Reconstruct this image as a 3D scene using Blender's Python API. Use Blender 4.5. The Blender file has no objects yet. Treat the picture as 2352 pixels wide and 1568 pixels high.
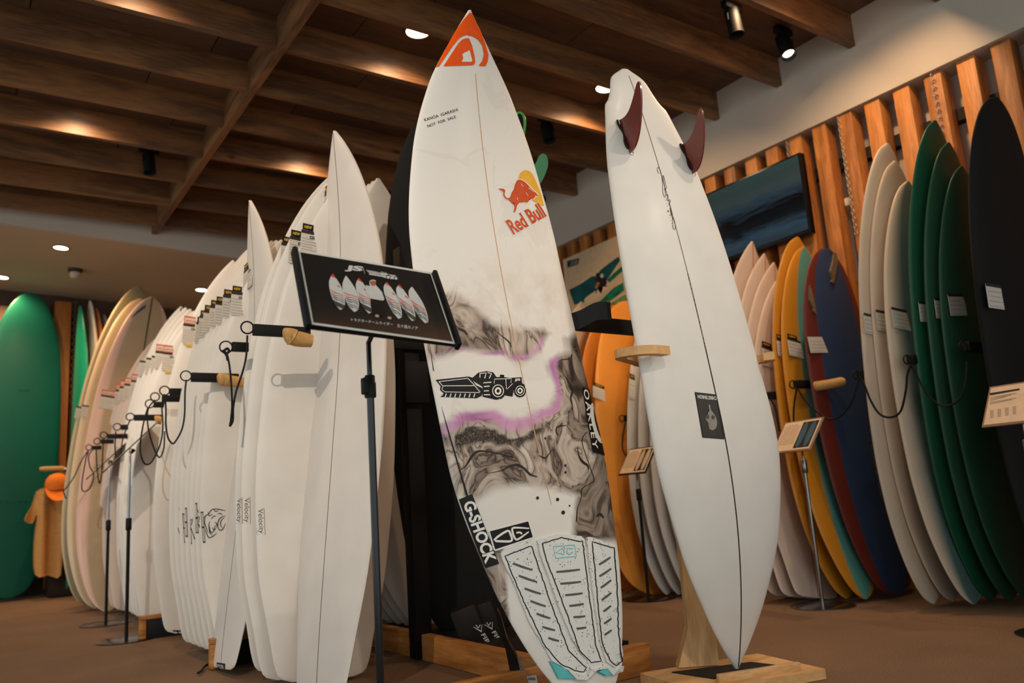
import bpy, bmesh, math, random
import numpy as np
from mathutils import Matrix, Vector
random.seed(7)
SC = bpy.context.scene
COL = SC.collection

# ------------------------------------------------------------------ camera
# calibrated pinhole: rows are the world axes seen in camera space (x right, y down, z forward)
F_PX, CX, CY, EYE = 1857.0, 1176.0, 784.0, 0.56
def _axes(p, r, y):
    cp, sp, cr, sr, cy, sy = [g(a) for a in (p, r, y) for g in (math.cos, math.sin)]
    rm = np.array([[cr, -sr, 0], [sr, cr, 0], [0, 0, 1.0]])
    up, fw, rt = rm @ np.array([0, -cp, sp]), rm @ np.array([0, sp, cp]), rm @ np.array([1.0, 0, 0])
    return np.array([cy * rt + sy * fw, -sy * rt + cy * fw, up])
CAM = _axes(0.18777, -0.06893, 0.6111)
EYEP = np.array([0, 0, EYE])
cd = bpy.data.cameras.new('camera')
cam = bpy.data.objects.new('camera', cd)
COL.objects.link(cam)
_r, _u, _b = CAM @ [1, 0, 0], CAM @ [0, -1, 0], CAM @ [0, 0, -1]
cam.matrix_world = Matrix(((_r[0], _u[0], _b[0], 0), (_r[1], _u[1], _b[1], 0), (_r[2], _u[2], _b[2], EYE), (0, 0, 0, 1)))
cd.sensor_width = 36.0
cd.lens = F_PX / 2352 * 36.0
cd.clip_start = 0.05
cd.dof.use_dof = True
cd.dof.focus_distance = 2.15
cd.dof.aperture_fstop = 3.2
SC.camera = cam

# ------------------------------------------------------------------ world, exposure
SC.view_settings.view_transform = 'Standard'
SC.view_settings.look = 'None'
SC.view_settings.gamma = 1.0
SC.view_settings.use_curve_mapping = False
SC.view_settings.exposure = 0.33
w = bpy.data.worlds.new('daylight_outside')
SC.world = w
w.use_nodes = True
w.node_tree.nodes['Background'].inputs[0].default_value = (0.78, 0.87, 0.87, 1)
w.node_tree.nodes['Background'].inputs[1].default_value = 1.0

# ------------------------------------------------------------------ helpers: rays from photo pixels to surfaces of the place
def rays(P):
    P = np.atleast_2d(np.asarray(P, float))
    return np.c_[P[:, 0] - CX, P[:, 1] - CY, np.full(len(P), F_PX)] @ CAM.T
def at_z(x, y, z):
    d = rays((x, y))[0]; return EYEP + d * (z - EYE) / d[2]
def at_x(x, y, X):
    d = rays((x, y))[0]; return EYEP + d * X / d[0]
def at_y(x, y, Y):
    d = rays((x, y))[0]; return EYEP + d * Y / d[1]
def at_d(x, y, depth):
    return EYEP + rays((x, y))[0] * depth / F_PX
def at_len(T, x, y, L):
    d = rays((x, y))[0]; d = d / np.linalg.norm(d); w = np.asarray(T) - EYEP
    b = d @ w; disc = b * b - (w @ w - L * L)
    return EYEP + d * (b + max(disc, 0) ** .5)

# ------------------------------------------------------------------ helpers: objects
MW = {}
def tag(o, label=None, cat=None, group=None, kind=None):
    if label: o['label'] = label
    if cat: o['category'] = cat
    if group: o['group'] = group
    if kind: o['kind'] = kind
    return o
def thing(name, label, cat, loc=(0, 0, 0), group=None, mat4=None):
    o = bpy.data.objects.new(name, None); COL.objects.link(o)
    o.empty_display_size = 0.05
    m = mat4 if mat4 is not None else Matrix.Translation(Vector([float(v) for v in loc]))
    o.matrix_world = m; MW[o] = m
    return tag(o, label, cat, group)
def mk(name, verts, faces, mat, parent=None, smooth=False, sharp=None):
    """verts in world coordinates; linked as one mesh object, local to its parent"""
    V = np.asarray(verts, float).reshape(-1, 3)
    if parent is None:
        org = Vector((float(V[:, 0].mean()), float(V[:, 1].mean()), float(V[:, 2].min())))
        m = Matrix.Translation(org)
    else:
        m = MW[parent]
    inv = np.array(m.inverted())
    L = V @ inv[:3, :3].T + inv[:3, 3]
    me = bpy.data.meshes.new(name)
    me.from_pydata(L.tolist(), [], [list(map(int, f)) for f in faces])
    me.update()
    if mat: me.materials.append(mat)
    if smooth:
        me.polygons.foreach_set('use_smooth', [True] * len(me.polygons))
        if sharp: me.set_sharp_from_angle(angle=math.radians(sharp))
    o = bpy.data.objects.new(name, me); COL.objects.link(o)
    if parent is None:
        o.matrix_world = m
    else:
        o.parent = parent
    MW[o] = m
    return o
def frame(z=None, x=None, y=None):
    """rows x,y,z: orthonormal from a main z axis and a hint for x"""
    z = np.asarray(z, float); z = z / np.linalg.norm(z)
    x = np.asarray(x, float); x = x - z * (x @ z); x = x / np.linalg.norm(x)
    return np.array([x, np.cross(z, x), z])
def boxgeo(c, s, R=None, bev=0.0):
    """box of size s centred at c with axes rows R; optional chamfer"""
    bm = bmesh.new(); bmesh.ops.create_cube(bm, size=1.0)
    for v in bm.verts: v.co = Vector((v.co.x * s[0], v.co.y * s[1], v.co.z * s[2]))
    if bev: bmesh.ops.bevel(bm, geom=bm.edges[:], offset=bev, segments=2, affect='EDGES', profile=.5)
    bm.verts.index_update()
    V = np.array([v.co[:] for v in bm.verts]); Fc = [[v.index for v in f.verts] for f in bm.faces]; bm.free()
    if R is not None: V = V @ np.asarray(R)
    return V + np.asarray(c, float), Fc
def box(name, c, s, mat, parent=None, R=None, bev=0.0):
    V, Fc = boxgeo(c, s, R, bev); return mk(name, V, Fc, mat, parent, smooth=bev > 0, sharp=35)
def join(geos):
    V, Fc, n = [], [], 0
    for v, f in geos:
        V.append(np.asarray(v, float).reshape(-1, 3)); Fc += [[i + n for i in q] for q in f]; n += len(V[-1])
    return np.concatenate(V), Fc
def smoothpts(P, n=8, closed=False):
    P = np.asarray(P, float); out = []
    m = len(P)
    for i in range(m if closed else m - 1):
        if closed: a, b, c, d = P[i - 1], P[i], P[(i + 1) % m], P[(i + 2) % m]
        else: a, b, c, d = P[max(i - 1, 0)], P[i], P[i + 1], P[min(i + 2, m - 1)]
        for k in range(n):
            t = k / n
            out.append(.5 * ((2 * b) + (c - a) * t + (2 * a - 5 * b + 4 * c - d) * t * t + (-a + 3 * b - 3 * c + d) * t ** 3))
    if not closed: out.append(P[-1])
    return np.array(out)
def tubegeo(P, r, seg=8, closed=False, caps=True):
    P = np.asarray(P, float); n = len(P); r = np.broadcast_to(np.asarray(r, float), (n,))
    V = []; up = None
    for i in range(n):
        a = P[(i - 1) % n] if (closed or i > 0) else P[i]; b = P[(i + 1) % n] if (closed or i < n - 1) else P[i]
        t = b - a; t = t / (np.linalg.norm(t) + 1e-12)
        if up is None:
            h = np.array([0, 0, 1.0]) if abs(t[2]) < .9 else np.array([1.0, 0, 0])
            up = h - t * (h @ t)
        else: up = up - t * (up @ t)
        up = up / np.linalg.norm(up); s = np.cross(t, up)
        for k in range(seg):
            q = 2 * math.pi * k / seg; V.append(P[i] + r[i] * (math.cos(q) * up + math.sin(q) * s))
    Fc = []
    for i in range(n if closed else n - 1):
        j = (i + 1) % n
        for k in range(seg):
            k2 = (k + 1) % seg; Fc.append([i * seg + k, i * seg + k2, j * seg + k2, j * seg + k])
    if not closed and caps: Fc += [list(range(seg))[::-1], [(n - 1) * seg + k for k in range(seg)]]
    return np.array(V), Fc
def tube(name, P, r, mat, parent=None, seg=8, closed=False):
    V, Fc = tubegeo(P, r, seg, closed); return mk(name, V, Fc, mat, parent, smooth=True, sharp=50)
def ringgeo(c, n, R, r, seg=24, s2=8):
    f = frame(n, [0, 0, 1] if abs(n[2]) < .9 else [1, 0, 0])
    P = [np.asarray(c) + R * (math.cos(a) * f[0] + math.sin(a) * f[1]) for a in np.linspace(0, 2 * math.pi, seg, endpoint=False)]
    return tubegeo(P, r, s2, True)
def lathegeo(c, axis, prof, seg=24, xh=None):
    """prof: list of (radius, height along axis)"""
    f = frame(axis, xh if xh is not None else ([1, 0, 0] if abs(axis[0]) < .9 else [0, 1, 0]))
    V, Fc = [], []
    for r, h in prof:
        for k in range(seg):
            a = 2 * math.pi * k / seg; V.append(np.asarray(c, float) + f[2] * h + r * (math.cos(a) * f[0] + math.sin(a) * f[1]))
    for i in range(len(prof) - 1):
        for k in range(seg):
            k2 = (k + 1) % seg; Fc.append([i * seg + k, i * seg + k2, (i + 1) * seg + k2, (i + 1) * seg + k])
    Fc += [list(range(seg))[::-1], [(len(prof) - 1) * seg + k for k in range(seg)]]
    return V, Fc
def lathe(name, c, axis, prof, mat, parent=None, seg=24):
    V, Fc = lathegeo(c, axis, prof, seg); return mk(name, V, Fc, mat, parent, smooth=True, sharp=40)
def prismgeo(P2, o, ex, ey, ez, t):
    """2-D outline P2 in the frame o,ex,ey, extruded by t along ez"""
    P = np.array([np.asarray(o) + a * np.asarray(ex) + b * np.asarray(ey) for a, b in P2]); n = len(P)
    V = np.concatenate([P, P + np.asarray(ez) * t])
    Fc = [list(range(n))[::-1], list(range(n, 2 * n))] + [[i, (i + 1) % n, n + (i + 1) % n, n + i] for i in range(n)]
    return V, Fc

# ------------------------------------------------------------------ helpers: materials
MATS = {}
def srgb(r, g, b):
    return tuple((c / 255 / 12.92 if c / 255 <= .04045 else ((c / 255 + .055) / 1.055) ** 2.4) for c in (r, g, b)) + (1.0,)
class NT:
    def __init__(s, name):
        s.m = bpy.data.materials.new(name); s.m.use_nodes = True; s.t = s.m.node_tree; s.p = s.t.nodes['Principled BSDF']
    def n(s, kind, **kw):
        nd = s.t.nodes.new(kind)
        for k, v in kw.items():
            if k.startswith('i_'):
                key = k[2:]; key = int(key) if key.isdigit() else key.replace('_', ' ')
                nd.inputs[key].default_value = v
            else: setattr(nd, k, v)
        return nd
    def l(s, a, ai, b, bi): s.t.links.new(a.outputs[ai], b.inputs[bi])
    def ramp(s, stops, interp='LINEAR'):
        r = s.n('ShaderNodeValToRGB'); e = r.color_ramp; e.interpolation = interp
        while len(e.elements) < len(stops): e.elements.new(.5)
        for k, (p, c) in zip(e.elements, stops): k.position = p; k.color = c
        return r
    def set(s, **kw):
        for k, v in kw.items(): s.p.inputs[k.replace('_', ' ')].default_value = v
def plain(name, rgb, rough=.5, metal=0., coat=0., vary=.06, scale=30., bump=0.0, emit=None, es=1.0):
    """a colour with a faint procedural mottle"""
    if name in MATS: return MATS[name]
    g = NT(name); c = srgb(*rgb)
    tc = g.n('ShaderNodeTexCoord'); nz = g.n('ShaderNodeTexNoise', i_Scale=scale, i_Detail=3.0)
    g.l(tc, 'Object', nz, 'Vector')
    r = g.ramp([(.3, tuple(min(1, v * (1 - vary)) for v in c[:3]) + (1,)), (.7, tuple(min(1, v * (1 + vary)) for v in c[:3]) + (1,))])
    g.l(nz, 'Fac', r, 'Fac'); g.l(r, 'Color', g.p, 'Base Color')
    g.set(Roughness=rough, Metallic=metal); g.p.inputs['Specular IOR Level'].default_value = .5 if (coat or metal or rough < .3) else .22
    if coat: g.p.inputs['Coat Weight'].default_value = coat; g.p.inputs['Coat Roughness'].default_value = .12
    if bump:
        b = g.n('ShaderNodeBump', i_Strength=bump, i_Distance=.002); g.l(nz, 'Fac', b, 'Height'); g.l(b, 'Normal', g.p, 'Normal')
    if emit: g.p.inputs['Emission Color'].default_value = srgb(*emit); g.p.inputs['Emission Strength'].default_value = es
    MATS[name] = g.m; return g.m
def wood(name, c1, c2, axis='X', scale=6., knots=False, rough=.55, ring=18., var=.25):
    """long-grained wood; each object gets its own piece of grain and shade"""
    if name in MATS: return MATS[name]
    g = NT(name)
    tc = g.n('ShaderNodeTexCoord'); oi = g.n('ShaderNodeObjectInfo')
    add = g.n('ShaderNodeVectorMath', operation='ADD'); mul = g.n('ShaderNodeVectorMath', operation='SCALE')
    cmb = g.n('ShaderNodeCombineXYZ')
    for i in range(3): g.l(oi, 'Random', cmb, i)
    g.l(cmb, 0, mul, 0); mul.inputs['Scale'].default_value = 7.3
    g.l(tc, 'Object', add, 0); g.l(mul, 0, add, 1)
    mp = g.n('ShaderNodeMapping')
    sc = {'X': (.12, 1, 1), 'Y': (1, .12, 1), 'Z': (1, 1, .12)}[axis]
    mp.inputs['Scale'].default_value = [v * scale for v in sc]; g.l(add, 0, mp, 'Vector')
    n1 = g.n('ShaderNodeTexNoise', i_Scale=1.0, i_Detail=2.0, i_Distortion=.6); g.l(mp, 0, n1, 'Vector')
    ml = g.n('ShaderNodeMath', operation='MULTIPLY'); ml.inputs[1].default_value = ring; g.l(n1, 'Fac', ml, 0)
    sn = g.n('ShaderNodeMath', operation='SINE'); g.l(ml, 0, sn, 0)
    n2 = g.n('ShaderNodeTexNoise', i_Scale=14.0, i_Detail=4.0); g.l(mp, 0, n2, 'Vector')
    mix = g.n('ShaderNodeMath', operation='MULTIPLY_ADD'); mix.inputs[1].default_value = .22; g.l(sn, 0, mix, 0); g.l(n2, 'Fac', mix, 2)
    a, b = srgb(*c1), srgb(*c2)
    r = g.ramp([(.2, a), (.8, b)]); g.l(mix, 0, r, 'Fac')
    hs = g.n('ShaderNodeHueSaturation'); g.l(r, 'Color', hs, 'Color')
    vr = g.n('ShaderNodeMapRange'); vr.inputs[3].default_value = 1 - var; vr.inputs[4].default_value = 1 + var
    g.l(oi, 'Random', vr, 0); g.l(vr, 0, hs, 'Value')
    last = hs
    if knots:
        vo = g.n('ShaderNodeTexVoronoi', i_Scale=2.6); vm = g.n('ShaderNodeMapping'); vm.inputs['Scale'].default_value = {'X': (.55, 1, 1), 'Y': (1, .55, 1), 'Z': (1, 1, .55)}[axis]
        g.l(add, 0, vm, 'Vector'); g.l(vm, 0, vo, 'Vector')
        kr = g.ramp([(.02, (0.16, .13, .12, 1)), (.055, (1, 1, 1, 1))]); g.l(vo, 'Distance', kr, 'Fac')
        km = g.n('ShaderNodeMix', data_type='RGBA', blend_type='MULTIPLY'); km.inputs[0].default_value = .85
        g.l(hs, 0, km, 6); g.l(kr, 0, km, 7); g.t.links.new(km.outputs[2], g.p.inputs['Base Color'])
    else: g.l(hs, 0, g.p, 'Base Color')
    bp = g.n('ShaderNodeBump', i_Strength=.15, i_Distance=.002); g.l(mix, 0, bp, 'Height'); g.l(bp, 0, g.p, 'Normal')
    g.set(Roughness=rough); MATS[name] = g.m; return g.m
def resin(name, rgb, rim=None, edge=.8, soft=.04, rough=.5, coat=.05):
    """board laminate: deck colour, and another on the rails where the 'u' attribute passes edge"""
    if name in MATS: return MATS[name]
    g = NT(name); c = srgb(*rgb)
    tc = g.n('ShaderNodeTexCoord'); nz = g.n('ShaderNodeTexNoise', i_Scale=9.0, i_Detail=3.0); g.l(tc, 'Object', nz, 'Vector')
    r = g.ramp([(.3, tuple(v * .96 for v in c[:3]) + (1,)), (.7, tuple(min(1, v * 1.03) for v in c[:3]) + (1,))]); g.l(nz, 'Fac', r, 'Fac')
    src = r
    if rim:
        at = g.n('ShaderNodeAttribute', attribute_name='u'); k = g.ramp([(max(0, edge - soft), (0, 0, 0, 1)), (min(1, edge + soft), (1, 1, 1, 1))]); g.l(at, 'Fac', k, 'Fac')
        mx = g.n('ShaderNodeMix', data_type='RGBA'); g.l(k, 0, mx, 0); g.l(r, 0, mx, 6); mx.inputs[7].default_value = srgb(*rim)
        g.t.links.new(mx.outputs[2], g.p.inputs['Base Color'])
    else: g.l(r, 0, g.p, 'Base Color')
    g.set(Roughness=rough); g.p.inputs['Specular IOR Level'].default_value = .3; g.p.inputs['Coat Weight'].default_value = coat; g.p.inputs['Coat Roughness'].default_value = .2
    MATS[name] = g.m; return g.m
def lamp_mat(name, rgb, strength):
    if name in MATS: return MATS[name]
    g = NT(name); g.set(Roughness=.4); g.p.inputs['Base Color'].default_value = (.8, .8, .8, 1)
    g.p.inputs['Emission Color'].default_value = srgb(*rgb); g.p.inputs['Emission Strength'].default_value = strength
    MATS[name] = g.m; return g.m
BLACK = plain('black_print', (20, 19, 19), .45, scale=60)
WHITEP = plain('white_print', (232, 228, 220), .5, scale=60)
METALB = plain('black_powder_coat', (17, 17, 18), .6, scale=80, bump=.05)
CHROME = plain('brushed_steel', (150, 150, 150), .25, metal=1.0, scale=90)
RUBBER = plain('black_cord_rubber', (18, 17, 17), .55, scale=80)

# ------------------------------------------------------------------ helpers: prints lying on a surface
def text_geo(txt, off=0.0, shear=0.0, spacing=1.0):
    cu = bpy.data.curves.new('txt', 'FONT'); cu.body = txt; cu.size = 1.0; cu.offset = off; cu.shear = shear; cu.space_character = spacing
    cu.resolution_u = 3
    o = bpy.data.objects.new('txt', cu); COL.objects.link(o)
    me = o.evaluated_get(bpy.context.evaluated_depsgraph_get()).to_mesh()
    V = np.array([v.co[:2] for v in me.vertices]); Fc = [list(p.vertices) for p in me.polygons]
    bpy.data.objects.remove(o, do_unlink=True); bpy.data.curves.remove(cu)
    if not len(V): return np.zeros((0, 2)), []
    lo, hi = V.min(0), V.max(0)
    return (V - lo) / np.maximum(hi - lo, 1e-6), Fc
def refine(V2, Fc, lim):
    bm = bmesh.new(); vs = [bm.verts.new((x, y, 0)) for x, y in V2]
    for f in Fc:
        try: bm.faces.new([vs[i] for i in f])
        except ValueError: pass
    bmesh.ops.triangulate(bm, faces=bm.faces[:])
    for _ in range(6):
        es = [e for e in bm.edges if e.calc_length() > lim]
        if not es: break
        bmesh.ops.subdivide_edges(bm, edges=es, cuts=1); bmesh.ops.triangulate(bm, faces=bm.faces[:])
    for f in bm.faces:
        f.normal_update()
    bm.verts.index_update()
    V = np.array([v.co[:2] for v in bm.verts]); Fo = [[v.index for v in f.verts] for f in bm.faces]; bm.free()
    return V, Fo
class Plane:
    def __init__(s, p, n): s.p = np.asarray(p, float); n = np.asarray(n, float); s.n = n / np.linalg.norm(n)
    def hit(s, P, off=0.0):
        d = rays(P); t = ((s.p + s.n * off - EYEP) @ s.n) / (d @ s.n); return EYEP + d * t[:, None]
def decal(surf, name, V2, Fc, mat, parent, off=.0008, lim=22.):
    V2, Fc = refine(np.asarray(V2, float), Fc, lim)
    return mk(name, surf.hit(V2, off), Fc, mat, parent, smooth=True)
def poly(surf, name, P, mat, parent, off=.0008, lim=22., sm=0):
    P = smoothpts(P, sm, True) if sm else np.asarray(P, float)
    return decal(surf, name, P, [list(range(len(P)))], mat, parent, off, lim)
def quadmap(V, p0, pu, pv):
    p0, pu, pv = [np.asarray(a, float) for a in (p0, pu, pv)]
    return p0 + V[:, :1] * (pu - p0) + V[:, 1:2] * (pv - p0)
def text(surf, name, txt, p0, pu, pv, mat, parent, off=.0012, fat=0.0, shear=0.0, spacing=1.0, lim=22.):
    V, Fc = text_geo(txt, fat, shear, spacing)
    return decal(surf, name, quadmap(V, p0, pu, pv), Fc, mat, parent, off, lim)
def strokegeo(P, w, closed=False):
    P = np.asarray(P, float); n = len(P); w = np.broadcast_to(np.asarray(w, float), (n,)); L, R = [], []
    for i in range(n):
        a = P[i - 1] if (i or closed) else P[i]; b = P[(i + 1) % n] if (i < n - 1 or closed) else P[i]
        t = b - a; t = t / (np.linalg.norm(t) + 1e-9); m = np.array([-t[1], t[0]])
        L.append(P[i] + m * w[i] / 2); R.append(P[i] - m * w[i] / 2)
    V = np.array(L + R); Fc = [[i, (i + 1) % n, n + (i + 1) % n, n + i] for i in range(n if closed else n - 1)]
    return V, Fc
def strokes(surf, name, lst, mat, parent, off=.001, sm=5, lim=22.):
    """lst of (points, width or widths, closed)"""
    geos = []
    for P, wd, cl in lst:
        P = np.asarray(P, float)
        if np.ndim(wd): 
            Q = np.c_[P, wd]; Q = smoothpts(Q, sm, cl) if sm else Q; g = strokegeo(Q[:, :2], np.maximum(Q[:, 2], .3), cl)
        else: g = strokegeo(smoothpts(P, sm, cl) if sm else P, wd, cl)
        geos.append(g)
    V, Fc, n = [], [], 0
    for v, f in geos: V.append(v); Fc += [[i + n for i in q] for q in f]; n += len(v)
    return decal(surf, name, np.concatenate(V), Fc, mat, parent, off, lim)
def ell(c, a, b, ang=0., n=28):
    q = np.linspace(0, 2 * math.pi, n, endpoint=False); ca, sa = math.cos(ang), math.sin(ang)
    x, y = a * np.cos(q), b * np.sin(q); return np.c_[c[0] + x * ca - y * sa, c[1] + x * sa + y * ca]
def zc(P, ox, oy, k): return [(ox + x / k, oy + y / k) for x, y in P]
KEYL, FILLR, KEYS, FILLC, FILLF, FILLW, FILLO, FILLB = 200., 75., 22., 75., 130., 26., 100., 60.   # watts of the aimed spotlights
# ------------------------------------------------------------------ light helpers (each lamp's light sits in its own builder)
def spot(parent, loc, target, watts, angle, blend, rgb, size=.03, name='bulb'):
    ld = bpy.data.lights.new(name, 'SPOT'); ld.energy = watts; ld.spot_size = math.radians(angle); ld.spot_blend = blend
    ld.color = srgb(*rgb)[:3]; ld.shadow_soft_size = size
    o = bpy.data.objects.new(name, ld); COL.objects.link(o)
    d = Vector([float(v) for v in target]) - Vector([float(v) for v in loc])
    m = Matrix.Translation(Vector([float(v) for v in loc])) @ d.to_track_quat('-Z', 'Y').to_matrix().to_4x4()
    o.parent = parent; o.matrix_local = MW[parent].inverted() @ m
    return o
WARM = (255, 237, 216); AMBER = (255, 208, 156)

# ------------------------------------------------------------------ the room
XS = 3.73                                   # face of the soffit over the right wall
CZ = float(at_x(1650, 216, XS)[2])          # ceiling boards
BZ = float(at_x(1653, 273, XS)[2])          # underside of the beams
SZ = float(at_x(1720, 359, XS)[2])          # underside of the soffit
XW = XS + .16                               # white wall behind the slats
YF = float(at_z(200, 470, CZ)[1])           # fascia where the ceiling drops at the back
YB = 8.25                                   # back wall
X0, Y0 = -3.0, -1.6
_a, _b2 = at_y(0, 510, YF), at_y(520, 589, YF)
def zF(x): return float(_a[2] + (x - _a[0]) * (_b2[2] - _a[2]) / (_b2[0] - _a[0]))
_c, _d = at_y(0, 664, YB), at_y(265, 695, YB)
_m = (_c + _d) / 2                           # the lowered ceiling is one flat plane
def zB(x): return float(_m[2] + zF(x) - zF(_m[0]))

def carpet():
    g = NT('brown_loop_carpet'); tc = g.n('ShaderNodeTexCoord')
    n1 = g.n('ShaderNodeTexNoise', i_Scale=260., i_Detail=3.); n2 = g.n('ShaderNodeTexNoise', i_Scale=2.2, i_Detail=4.)
    g.l(tc, 'Object', n1, 'Vector'); g.l(tc, 'Object', n2, 'Vector')
    r1 = g.ramp([(.3, srgb(96, 72, 53)), (.7, srgb(146, 113, 84))]); g.l(n1, 'Fac', r1, 'Fac')
    r2 = g.ramp([(.3, (.8, .8, .8, 1)), (.7, (1, 1, 1, 1))]); g.l(n2, 'Fac', r2, 'Fac')
    mx = g.n('ShaderNodeMix', data_type='RGBA', blend_type='MULTIPLY'); mx.inputs[0].default_value = 1.0
    g.l(r1, 0, mx, 6); g.l(r2, 0, mx, 7); g.t.links.new(mx.outputs[2], g.p.inputs['Base Color'])
    b = g.n('ShaderNodeBump', i_Strength=.5, i_Distance=.004); g.l(n1, 'Fac', b, 'Height'); g.l(b, 0, g.p, 'Normal')
    g.set(Roughness=.95); return g.m
PLASTER = plain('warm_white_plaster', (196, 184, 170), .9, vary=.03, scale=3., bump=.03)
PLASTERB = plain('tan_plaster', (196, 170, 138), .9, vary=.03, scale=3., bump=.03)
CEILW = wood('ceiling_plywood', (70, 50, 38), (104, 74, 51), 'X', 5., True, .6, 16., .2)
BEAMW = wood('beam_douglas_fir', (94, 64, 42), (144, 98, 58), 'X', 6., True, .5, 20., .12)
BEAMY = wood('cross_beam_fir', (94, 64, 42), (144, 98, 58), 'Y', 6., False, .5, 20., .1)
SLATW = wood('slat_cedar', (150, 90, 40), (206, 132, 64), 'Z', 7., True, .55, 18., .22)
DARKW = wood('back_wall_dark_wood', (52, 32, 20), (84, 52, 30), 'Z', 5., False, .6, 14., .2)
BACKPOST = wood('orange_post_wood', (128, 70, 26), (180, 104, 44), 'Z', 5., True, .5, 18., .1)

def slab(name, x0, x1, y0, y1, z0, z1, mat, parent=None, kind='structure'):
    o = box(name, ((x0 + x1) / 2, (y0 + y1) / 2, (z0 + z1) / 2), (x1 - x0, y1 - y0, z1 - z0), mat, parent)
    if parent is None: tag(o, kind=kind)
    return o
fl = slab('floor', X0, XW + .1, Y0, YB + .1, -.1, 0, carpet()); fl['label'] = 'brown carpet floor of the shop'
ce = slab('ceiling', X0, XS + .02, Y0, YF + .02, CZ + .02, CZ + .08, CEILW); ce['label'] = 'dark plywood ceiling with deep timber beams'
YBM0 = float(at_z(1653, 273, BZ)[1]); PITCH = .455
XC = float(at_z(575, 214, BZ)[0])           # cross beam
proto = None
beams = [YBM0 + k * PITCH for k in range(-9, 12) if Y0 < YBM0 + k * PITCH < YF - .1]
BT = .034
segs = [(X0, XC - .02 - 2.56), (XC + .02 - 2.56, XC - .02), (XC + .02, XS)]
pm = {}
for i, yb in enumerate(beams):
    for j, (xa, xb) in enumerate(segs):
        if j not in pm:
            pm[j] = slab('ceiling_beam', xa, xb, yb, yb + BT, BZ, CZ + .02, BEAMW, ce)
            ref = yb
            pm[(j, 'y')] = yb
        else:
            o = pm[j].copy(); COL.objects.link(o); o.parent = ce; o.location.y = yb - pm[(j, 'y')]
for k in (0, -1):
    slab('cross_beam', XC - .02 + k * 2.56, XC + .02 + k * 2.56, Y0, YF, BZ - .012, CZ + .02, BEAMY, ce)
# ceiling boards between the beams, one sheet at a time
pp = None
for i, yb in enumerate(beams + [beams[-1] + PITCH]):
    for j in range(8):
        xa = -2.4 + j * .79 + (i % 2) * .22
        if pp is None:
            pp = slab('ceiling_panel', xa, xa + .784, yb - PITCH + BT + .002, yb - .002, CZ, CZ + .02, CEILW, ce); p0 = (xa, yb)
        elif xa + .784 < XS + .3:
            o = pp.copy(); COL.objects.link(o); o.parent = ce; o.location = (xa - p0[0], yb - p0[1], random.choice((0, 0, .004)))
            if xa + .784 > XS: o.scale.x = 1; o.location.x = XS - .785 - p0[0]; o.location.z = .008
# right wall: soffit, plaster and the row of upright timbers
V, Fc = boxgeo(((XS + XW + .1) / 2, (Y0 + YB) / 2, (SZ + CZ + .08) / 2), (XW + .1 - XS, YB - Y0, CZ + .08 - SZ))
so = mk('trim_1', V, Fc, PLASTER); tag(so, 'white plaster soffit above the timber wall', kind='structure')
wr = slab('wall_right', XW, XW + .1, Y0, YB, 0, SZ, PLASTER); wr['label'] = 'white wall behind a row of upright timbers'
SW, SD = .082, .085
ys0 = float(at_x(2270, 93.4, XS + .02)[1]) - SW
sp = None
k = -14
while ys0 + k * .1545 < 5.6:
    y = ys0 + k * .1545
    if sp is None: sp = box('slat', (XS + .02 + SD / 2, y + SW / 2, SZ / 2), (SD, SW, SZ - .004), SLATW, wr, bev=.003); sy = y
    else:
        o = sp.copy(); COL.objects.link(o); o.parent = wr; o.location = (random.uniform(-.006, .006), y - sy, 0)
    k += 1
for z in (SZ - .22, 1.5, .5):
    slab('batten', XS + .02 + SD, XW, .3, 5.6, z - .03, z + .03, plain('dark_batten', (40, 36, 32), .7), wr)
# hanging chains on some uprights: small oval links, joined
CHAINM = plain('white_chain_metal', (196, 180, 160), .45, metal=.3)
for cx, cy in ((1808, 330), (1935, 330), (2150, 230), (1680, 400)):
    c = at_x(cx, cy, XS + .01); gs = []
    for q in range(34):
        z = SZ - .02 - q * .019
        n = np.array([1, 0, 0]) if q % 2 else np.array([0, 1, 0])
        gs.append(ringgeo((XS + .008, c[1], z), n, .0085, .0022, 8, 4))
    V, Fc = join(gs)
    tag(mk('chain', V, Fc, CHAINM, wr, smooth=True), kind='stuff')
# bright light gap between two uprights (a lit strip of wall with a small white box)
# back of the shop: fascia, lowered ceiling, dark timber wall
xs = [X0, XW]
fa = mk('trim_2', [(X0, YF, CZ + .08), (XS, YF, CZ + .08), (XS, YF, zF(XS)), (X0, YF, zF(X0)), (X0, YF + .05, CZ + .08), (XS, YF + .05, CZ + .08), (XS, YF + .05, zF(XS)), (X0, YF + .05, zF(X0))],
        [(0, 1, 2, 3), (7, 6, 5, 4), (3, 2, 6, 7), (0, 4, 5, 1)], PLASTER)
tag(fa, 'white fascia where the ceiling drops', kind='structure')
lc = mk('ceiling', [(X0, YF + .05, zF(X0)), (XS, YF + .05, zF(XS)), (XW, YB, zB(XW)), (X0, YB, zB(X0)), (X0, YF + .05, zF(X0) + .1), (XS, YF + .05, zF(XS) + .1), (XW, YB, zB(XW) + .1), (X0, YB, zB(X0) + .1)],
        [(0, 1, 2, 3), (7, 6, 5, 4), (0, 4, 5, 1), (2, 6, 7, 3)], PLASTERB)
tag(lc, 'lowered tan ceiling at the back of the shop', kind='structure')
LOWC = Plane((0, YF, zF(0)), np.cross(np.array([1, 0, zF(1) - zF(0)]), np.array([0, YB - YF, zB(0) - zF(0)])))
if LOWC.n[2] > 0: LOWC.n = -LOWC.n
wb = slab('wall_back', X0, XW, YB, YB + .1, 0, 3.0, DARKW); wb['label'] = 'dark timber wall at the back'
slab('baseboard_back', X0, XW, YB - .03, YB, 0, .16, plain('dark_brown_baseboard', (44, 28, 20), .6))
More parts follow.
